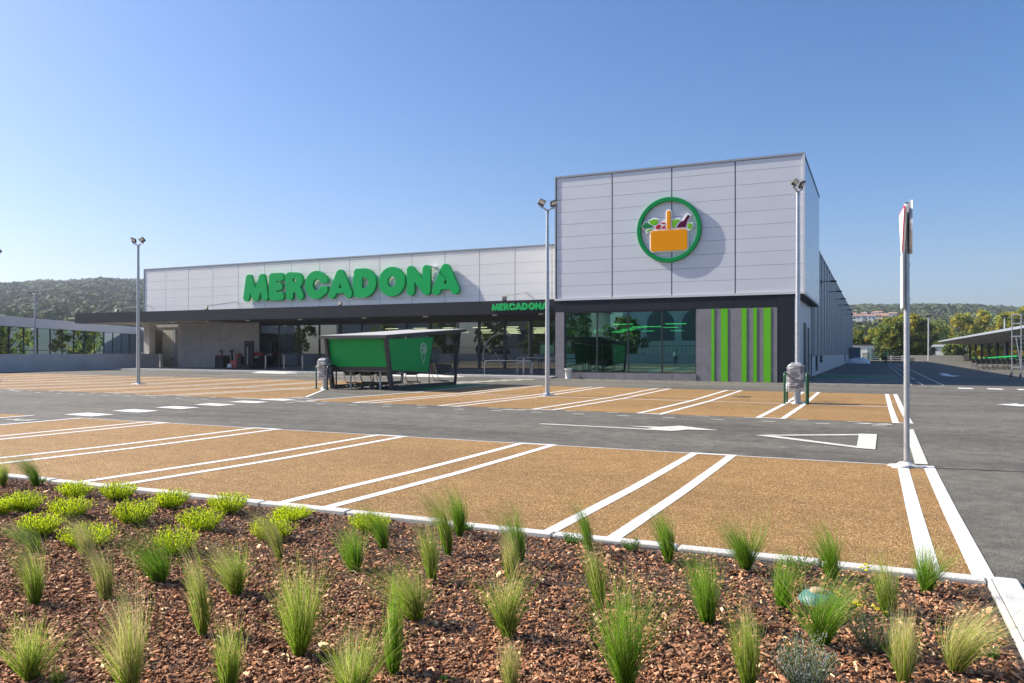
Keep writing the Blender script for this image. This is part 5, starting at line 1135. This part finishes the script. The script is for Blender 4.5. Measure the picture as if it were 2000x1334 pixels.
for i in range(26):
    x, y = rr.uniform(-5, .3), rr.uniform(2.9, 5.6); a = rr.uniform(0, 3.14); L_ = rr.uniform(.04, .12); z = gz(x, y) + .028
    tw.tube([(x, y, z), (x + L_ * .5 * math.cos(a), y + L_ * .5 * math.sin(a), z + .006), (x + L_ * math.cos(a + .2), y + L_ * math.sin(a + .2), z)], .0032, 5)
o = build("twig_litter", tw, mat("pale_twig", (.5, .38, .24), .8)); tagit(o, "pale wood slivers and twigs lying on the bark chips", "twigs", kind="stuff")

# ------------------------------------------------------------------ feather grass
def blades(x, y, z, h, lean, w, kind, seed, n_=430):
    rg = np.random.default_rng(seed); seg = 6; ts = np.linspace(0, 1, seg + 1)
    dry = rg.random(n_) < {'g': .10, 'm': .38, 't': .72}[kind]
    l_ = h * np.where(dry, rg.uniform(.55, 1.1, n_), np.clip(rg.normal(.70, .21, n_), .22, 1.06)); ph = rg.uniform(0, 6.283, n_)
    nb_ = max(3, int(3 + w * 14)); bi = rg.integers(0, nb_, n_); bph = rg.uniform(0, 6.283, nb_)[bi]; bsp = (np.abs(rg.normal(0, .48, nb_)) * w)[bi]; bh = rg.uniform(.72, 1.08, nb_)[bi]; l_ = l_ * bh
    r0 = (.010 + .05 * w) * np.sqrt(rg.random(n_)) + .004; sp_ = np.abs(rg.normal(0, .26, n_)) * w * (1 + .35 * (~dry)); stray = rg.random(n_) < .06; sp_ = np.where(stray, sp_ * 2.4 + .03, sp_)
    lx = lean * rg.uniform(.55, 1.35, n_) * (l_ / h); bend = rg.uniform(1.5, 2.4, n_); droop = rg.uniform(.0, .16, n_) + .3 * stray
    bx_, by_ = np.cos(ph) * r0, np.sin(ph) * r0 * .9; ox, oy = (np.cos(ph) * sp_ + np.cos(bph) * bsp) * (l_ / h), (np.sin(ph) * sp_ + np.sin(bph) * bsp) * (l_ / h)
    wob = rg.normal(0, .012, (n_, 2))
    PX = bx_[:, None] + (ox[:, None]) * ts ** 1.25 + lx[:, None] * (ts[None, :] ** bend[:, None] + .8 * ts[None, :] ** 5) + wob[:, :1] * np.sin(ts * 3.1)
    PY_ = by_[:, None] + oy[:, None] * ts ** 1.25 + wob[:, 1:] * np.sin(ts * 3.1) + .15 * lx[:, None] * ts ** 2; PZ_ = l_[:, None] * (ts - droop[:, None] * ts ** 2.5)
    wd_ = np.where(dry, .0010, .00145)[:, None] * rg.uniform(.7, 1.3, (n_, 1)) * (1 - ts[None, :] * .8); fa = rg.uniform(0, 3.14, n_); dx, dy = np.cos(fa)[:, None] * wd_, np.sin(fa)[:, None] * wd_
    A = np.stack([PX - dx, PY_ - dy, PZ_], 2); B = np.stack([PX + dx, PY_ + dy, PZ_], 2); V = np.stack([A, B], 2).reshape(n_, -1, 3)
    i0 = (np.arange(n_) * 2 * (seg + 1))[:, None] + np.arange(seg)[None, :] * 2
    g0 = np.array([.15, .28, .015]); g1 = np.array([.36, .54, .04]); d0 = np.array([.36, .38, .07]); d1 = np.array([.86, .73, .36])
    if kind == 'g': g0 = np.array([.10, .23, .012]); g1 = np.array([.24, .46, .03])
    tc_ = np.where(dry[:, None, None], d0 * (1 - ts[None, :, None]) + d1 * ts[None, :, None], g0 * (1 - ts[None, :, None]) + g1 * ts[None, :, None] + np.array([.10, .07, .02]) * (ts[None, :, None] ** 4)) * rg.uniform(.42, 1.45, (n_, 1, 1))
    T = np.repeat(tc_, 2, 1).reshape(n_, -1, 3)
    out = []
    for sel in (~dry, dry):
        idx = np.where(sel)[0]; m_ = len(idx); VV = V[idx].reshape(-1, 3); j0 = (np.arange(m_) * 2 * (seg + 1))[:, None] + np.arange(seg)[None, :] * 2
        F_ = np.stack([j0, j0 + 1, j0 + 3, j0 + 2], 2).reshape(-1, 4); out.append(np_mesh("blades", VV, F_, T[idx].reshape(-1, 3)))
    return out
TUFTS = [
(-8.10,5.55,.36,-.20,.14,'g',"dark green tuft bent left alone against the tan bay, far left of the bed"),
(-8.48,5.44,.30,-.03,.14,'m',"brownish tuft half cut off at the left edge by the kerb"),
(-5.53,3.78,.23,-.19,.17,'g',"soft green tuft leaning left at the left edge behind a tan one"),
(-4.42,3.02,.37,-.13,.18,'m',"tall tan-tipped tuft leaning left in the left part of the bed"),
(-5.06,3.84,.28,-.09,.18,'t',"wispy pale tuft in front of the lime shrub at left"),
(-4.09,3.23,.33,-.09,.13,'t',"narrow straw-coloured tuft below the wispy pale one"),
(-4.09,3.61,.35,-.13,.27,'g',"wide green fan tuft with a tan plume in front of a lime shrub"),
(-3.18,3.08,.44,-.06,.13,'m',"tall narrow two-tone tuft standing upright left of centre"),
(-3.50,3.65,.32,-.05,.25,'m',"spreading tan and green tuft right of the wide green fan"),
(-3.80,4.38,.31,-.12,.10,'t',"slender brown tuft bent left before the last left lime shrub"),
(-3.42,2.32,.29,.01,.17,'m',"pale green tuft at the bottom left corner"),
(-2.92,2.42,.41,-.05,.22,'t',"big straw-yellow tuft rising from the bottom edge at left"),
(-2.55,2.62,.28,-.02,.15,'m',"yellow-green tuft on the bottom edge left of the biggest tuft"),
(-2.55,3.08,.45,-.03,.32,'m',"biggest bushy tuft with many pale plumes, left of centre"),
(-3.13,4.34,.33,-.02,.26,'g',"rounded dark green tuft with a tan heart, mid bed"),
(-3.31,4.95,.33,-.12,.16,'g',"dark tuft swept left over the lime shrub by the kerb"),
(-2.58,4.40,.38,-.06,.11,'m',"thin tan tuft above the V-shaped tuft"),
(-2.81,5.03,.43,-.12,.13,'m',"brown-green tuft bent left, left twin of a pair by the kerb"),
(-3.00,5.56,.39,-.06,.17,'g',"arched green tuft crossing the kerb, right twin of a pair"),
(-2.24,5.03,.39,-.06,.14,'g',"green tuft at the kerb just before the white lines meet it"),
(-2.12,4.62,.31,-.04,.12,'t',"tan spire tuft directly in front of the green kerb tuft"),
(-2.28,3.72,.32,-.06,.32,'m',"low V-shaped spreading tuft in the centre"),
(-1.98,3.04,.38,0.0,.07,'g',"very thin upright green tuft below the V-shaped one"),
(-1.72,3.71,.34,.02,.23,'m',"full tan and green tuft in the middle, right of centre"),
(-1.43,3.12,.22,0.0,.06,'t',"faded small tuft at the bottom edge in the middle"),
(-2.00,2.76,.28,0.0,.34,'m',"loose wide tuft cut by the bottom edge in the middle"),
(-1.31,5.50,.36,-.08,.17,'g',"green tuft bent left over the white bay line"),
(-.79,5.54,.38,-.06,.25,'g',"curled green tuft with arching left tips by the kerb"),
(-.82,4.34,.41,-.02,.27,'g',"bright green bushy tuft in the right half of the bed"),
(-1.44,4.36,.44,-.05,.12,'m',"tall column tuft right of centre with tan streaks"),
(-1.89,5.49,.37,-.07,.08,'g',"thin dark tuft at the kerb behind the tall column tuft"),
(-.99,3.36,.47,0.0,.27,'g',"large vivid green tuft rising from the bottom edge"),
(-.50,3.59,.37,-.01,.14,'m',"narrow tan tuft on the bottom edge left of the silver shrub"),
(-.48,4.76,.33,.02,.13,'g',"green tuft immediately left of the teal cover"),
(-.25,5.53,.35,-.04,.17,'g',"dark green tuft standing against the kerb behind the teal cover"),
(-.24,4.26,.38,.04,.26,'g',"tall fanned tuft in front of the teal cover"),
(.07,4.91,.33,-.01,.15,'m',"greyish green tuft entwined with a silver stem"),
(.29,5.49,.33,.01,.21,'g',"spiky dark tuft at the kerb in front of the last white line"),
(.12,3.97,.32,0.0,.18,'t',"straw and green tuft on the bottom edge near the right corner"),
(.35,4.22,.33,.05,.32,'t',"pale spreading tuft nearest the right kerb"),
(-3.26,2.33,.11,0.0,.07,'m',"tiny sprout beside the bottom left tuft"),
]
for i, (x, y, h, ln, w, kd, lb_) in enumerate(TUFTS):
    z = gz(x, y) + .004; t = thing("grass_tuft", (x, y, z), lb_, "grass tuft", "feather grass tufts planted in the bark bed")
    n_ = int(270 + 1600 * w) if h > .2 else 90
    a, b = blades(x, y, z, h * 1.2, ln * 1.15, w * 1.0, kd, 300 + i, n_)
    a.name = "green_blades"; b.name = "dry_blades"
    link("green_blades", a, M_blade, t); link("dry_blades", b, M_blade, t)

# ------------------------------------------------------------------ lime shrubs, silver shrubs, weeds
def feathery(x, y, w, h, seed, c0, c1, nst=95, nl=17, ls=.011, thin=.32, up=.55, name="lime_shrub", label="", cat="shrub", group=None, mname="sprays"):
    rg = np.random.default_rng(seed); z = gz(x, y); t = thing(name, (x, y, z), label, cat, group)
    ph = rg.uniform(0, 6.283, nst); el = np.arccos(rg.uniform(.1, 1.0, nst) ** up); L_ = rg.uniform(.75, 1.08, nst); V = []; T = []; q = MB()
    for i in range(nst):
        rx = w / 2 * math.sin(el[i]) * L_[i]; rz_ = h * (.42 + .58 * math.cos(el[i])) * L_[i]; b0 = w * .12; bx0, by0 = b0 * math.cos(ph[i]) * rg.random(), b0 * math.sin(ph[i]) * rg.random(); pts = []
        for j in range(nl):
            s_ = (j + 1) / nl; px_ = bx0 + rx * math.cos(ph[i]) * s_ ** .8; py_ = by0 + rx * math.sin(ph[i]) * s_ ** .8 * .9; pz_ = rz_ * s_ ** 1.25
            if j % 4 == 0 or j == nl - 1: pts.append((x + px_, y + py_, z + pz_))
            if s_ < .2: continue
            d = rg.normal(0, 1, 3); d[2] = abs(d[2]) + .5; d /= np.linalg.norm(d); e = np.cross(d, rg.normal(0, 1, 3)); e /= np.linalg.norm(e); p = np.array([px_, py_, pz_]) + rg.normal(0, ls * .35, 3); l2 = ls * rg.uniform(.7, 1.4) * (1.2 - .45 * s_)
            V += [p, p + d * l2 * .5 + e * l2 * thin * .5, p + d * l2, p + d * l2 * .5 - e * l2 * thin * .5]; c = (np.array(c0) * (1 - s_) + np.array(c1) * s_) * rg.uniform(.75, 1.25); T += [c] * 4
        q.tube(pts, .0015, 4)
    build("stems", q, mat("green_stem", (.12, .16, .03), .8), t); me = np_mesh(mname, V, np.arange(len(V)).reshape(-1, 4), np.array(T)); link(mname, me, M_leaf, t); return t
LIME = [(-7.26,5.38,.37,.15,"lime shrub nearest the bent dark tuft at the kerb"),(-6.76,5.47,.38,.17,"second lime shrub from the left along the kerb"),(-7.04,4.71,.38,.18,"leftmost lime shrub of the second row from the kerb"),(-6.44,4.73,.39,.17,"second lime shrub of the second row"),
 (-5.72,4.79,.39,.19,"third and tallest lime shrub of the second row"),(-5.96,5.39,.36,.17,"third lime shrub from the left along the kerb, darker at its left"),(-5.00,4.82,.38,.18,"fourth lime shrub of the second row, before the grass fan"),(-5.33,5.46,.40,.18,"fourth lime shrub along the kerb with an upright right sprig"),
 (-4.59,5.44,.38,.12,"flat low lime shrub along the kerb, right of the others"),(-6.06,4.19,.36,.16,"lime shrub of the third row at the left edge"),(-5.37,4.08,.45,.17,"lime shrub behind the wispy pale tuft"),(-4.59,4.20,.34,.19,"lime shrub right behind the wide green fan tuft"),
 (-4.26,4.83,.37,.17,"lime shrub behind the slender brown tuft"),(-3.76,5.41,.36,.14,"lime shrub at the kerb behind the swept dark tuft"),(-7.04,4.49,.20,.14,"lime shrub cut off by the left edge")]
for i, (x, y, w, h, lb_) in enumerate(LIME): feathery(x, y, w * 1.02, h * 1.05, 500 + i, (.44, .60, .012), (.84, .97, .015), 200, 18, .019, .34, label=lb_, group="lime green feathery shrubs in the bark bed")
feathery(-.28, 3.74, .25, .25, 600, (.28, .32, .27), (.62, .70, .63), 120, 18, .017, .2, up=.9, name="silver_shrub", label="silver grey shrub with narrow leaves at the bottom right", group="silver leaved shrubs")
feathery(.0, 4.33, .26, .22, 601, (.18, .21, .18), (.42, .48, .44), 70, 18, .016, .18, up=.7, name="silver_shrub", label="sparse grey shrub with yellow flowers right of the silver one", group="silver leaved shrubs")
feathery(-3.95, 2.25, .2, .12, 602, (.2, .22, .18), (.4, .44, .4), 40, 14, .016, .18, name="silver_shrub", label="bit of silver shrub in the bottom left corner", group="silver leaved shrubs")
W0 = [(-.47,5.72,.25,.13,"leafy green weed against the kerb left of the teal cover"),(-2.10,5.70,.16,.10,"dark green sprig weed against the kerb right of the twin tufts"),(-1.64,5.72,.15,.09,"dark sprig weed against the kerb under the white line"),(-8.31,5.75,.12,.08,"small green weed behind the bent dark tuft"),(-3.05,5.74,.18,.09,"green weed at the kerb left of the twin tufts"),(-1.72,3.05,.05,.05,"lone seedling with two pale leaves near the bottom"),(.52,4.45,.05,.04,"tiny seedling beside the right kerb"),(-2.95,3.0,.05,.05,"tiny seedling near the biggest tuft")]
for i, (x, y, w, h, lb_) in enumerate(W0): feathery(x, y, w, h, 700 + i, (.06, .14, .02), (.11, .28, .03), 34 if w > .1 else 6, 9, .016 if w > .1 else .022, .6, up=1, name="weed", label=lb_, cat="weed", group="small weeds in the bark bed", mname="leaves")
def flower(x, y, h, n_, label, dx=.03):
    z = gz(x, y); t = thing("yellow_flower", (x, y, z), label, "flower", "yellow button flowers in the bed"); rr = random.Random(int(x * 100)); q = MB(); c = MB()
    for i in range(n_):
        px_, py_ = x + rr.uniform(-dx, dx), y + rr.uniform(-dx, dx) * .6; hz = h * rr.uniform(.85, 1); q.tube([(x, y, z), ((x + px_) / 2, (y + py_) / 2, z + hz * .5), (px_, py_, z + hz)], .0012, 4)
        for j in range(7): a = rr.uniform(0, 6.28); r_ = rr.uniform(0, .016); c.lathe((px_ + r_ * math.cos(a), py_ + r_ * math.sin(a), z + hz - .001 + rr.uniform(0, .003)), [(.002, 0), (.0062, .003), (.002, .008)], 6)
    build("stalks", q, mat("green_stem", (.12, .16, .03), .8), t); build("flower_heads", c, mat("flower_yellow", (.80, .62, .01), .6), t)["kind"] = "stuff"
flower(-.04, 4.6, .16, 5, "low cluster of yellow flowers above the sparse grey shrub", .05); flower(.02, 4.4, .2, 3, "yellow flower heads on the sparse grey shrub", .03); flower(-.05, 5.05, .25, 4, "single yellow flower spray in front of the kerb at right", .02)

# teal patterned cover with a tan stone on it
t = thing("valve_cover", (-.32, 5.0, .0), "dotted teal dome cover half buried in the bark", "cover")
build("dome", MB().lathe((-.30, 5.02, gz(-.3, 5)), [(.115, .0), (.11, .03), (.09, .055), (.05, .07), (.0, .072)], 28), mat("teal_dotted", (.075, .20, .19), .5, var=.45, scale=90, fine=.3, fscale=160), t)
t = thing("stone", (-.30, 5.02, .09), "tan stone resting on the teal dome cover", "stone")
build("stone_body", MB().add([(v[0] * .05 - .30, v[1] * .035 + 5.0, v[2] * .025 + .092) for v in icoV * (1 + np.random.default_rng(2).uniform(-.12, .12, (len(icoV), 1)))], [tuple(f) for f in icoF.tolist()], True), mat("tan_stone", (.42, .32, .20), .8, var=.15, scale=20), t)

# ------------------------------------------------------------------ air
HAZE = 0.00021
if HAZE:
    mh_ = bpy.data.materials.new("air"); mh_.use_nodes = True; n, l = nodes_of(mh_); n.remove(n["Principled BSDF"]); pv = n.new("ShaderNodeVolumePrincipled"); pv.inputs["Color"].default_value = (.80, .88, 1, 1); pv.inputs["Density"].default_value = HAZE; pv.inputs["Anisotropy"].default_value = .2; l.new(pv.outputs[0], n["Material Output"].inputs["Volume"])
    hz = build("haze", MB().box(-1850, 1850, -640, 1950, -3, 175), mh_); hz["kind"] = "stuff"; hz["label"] = "thin bluish air over the whole place"
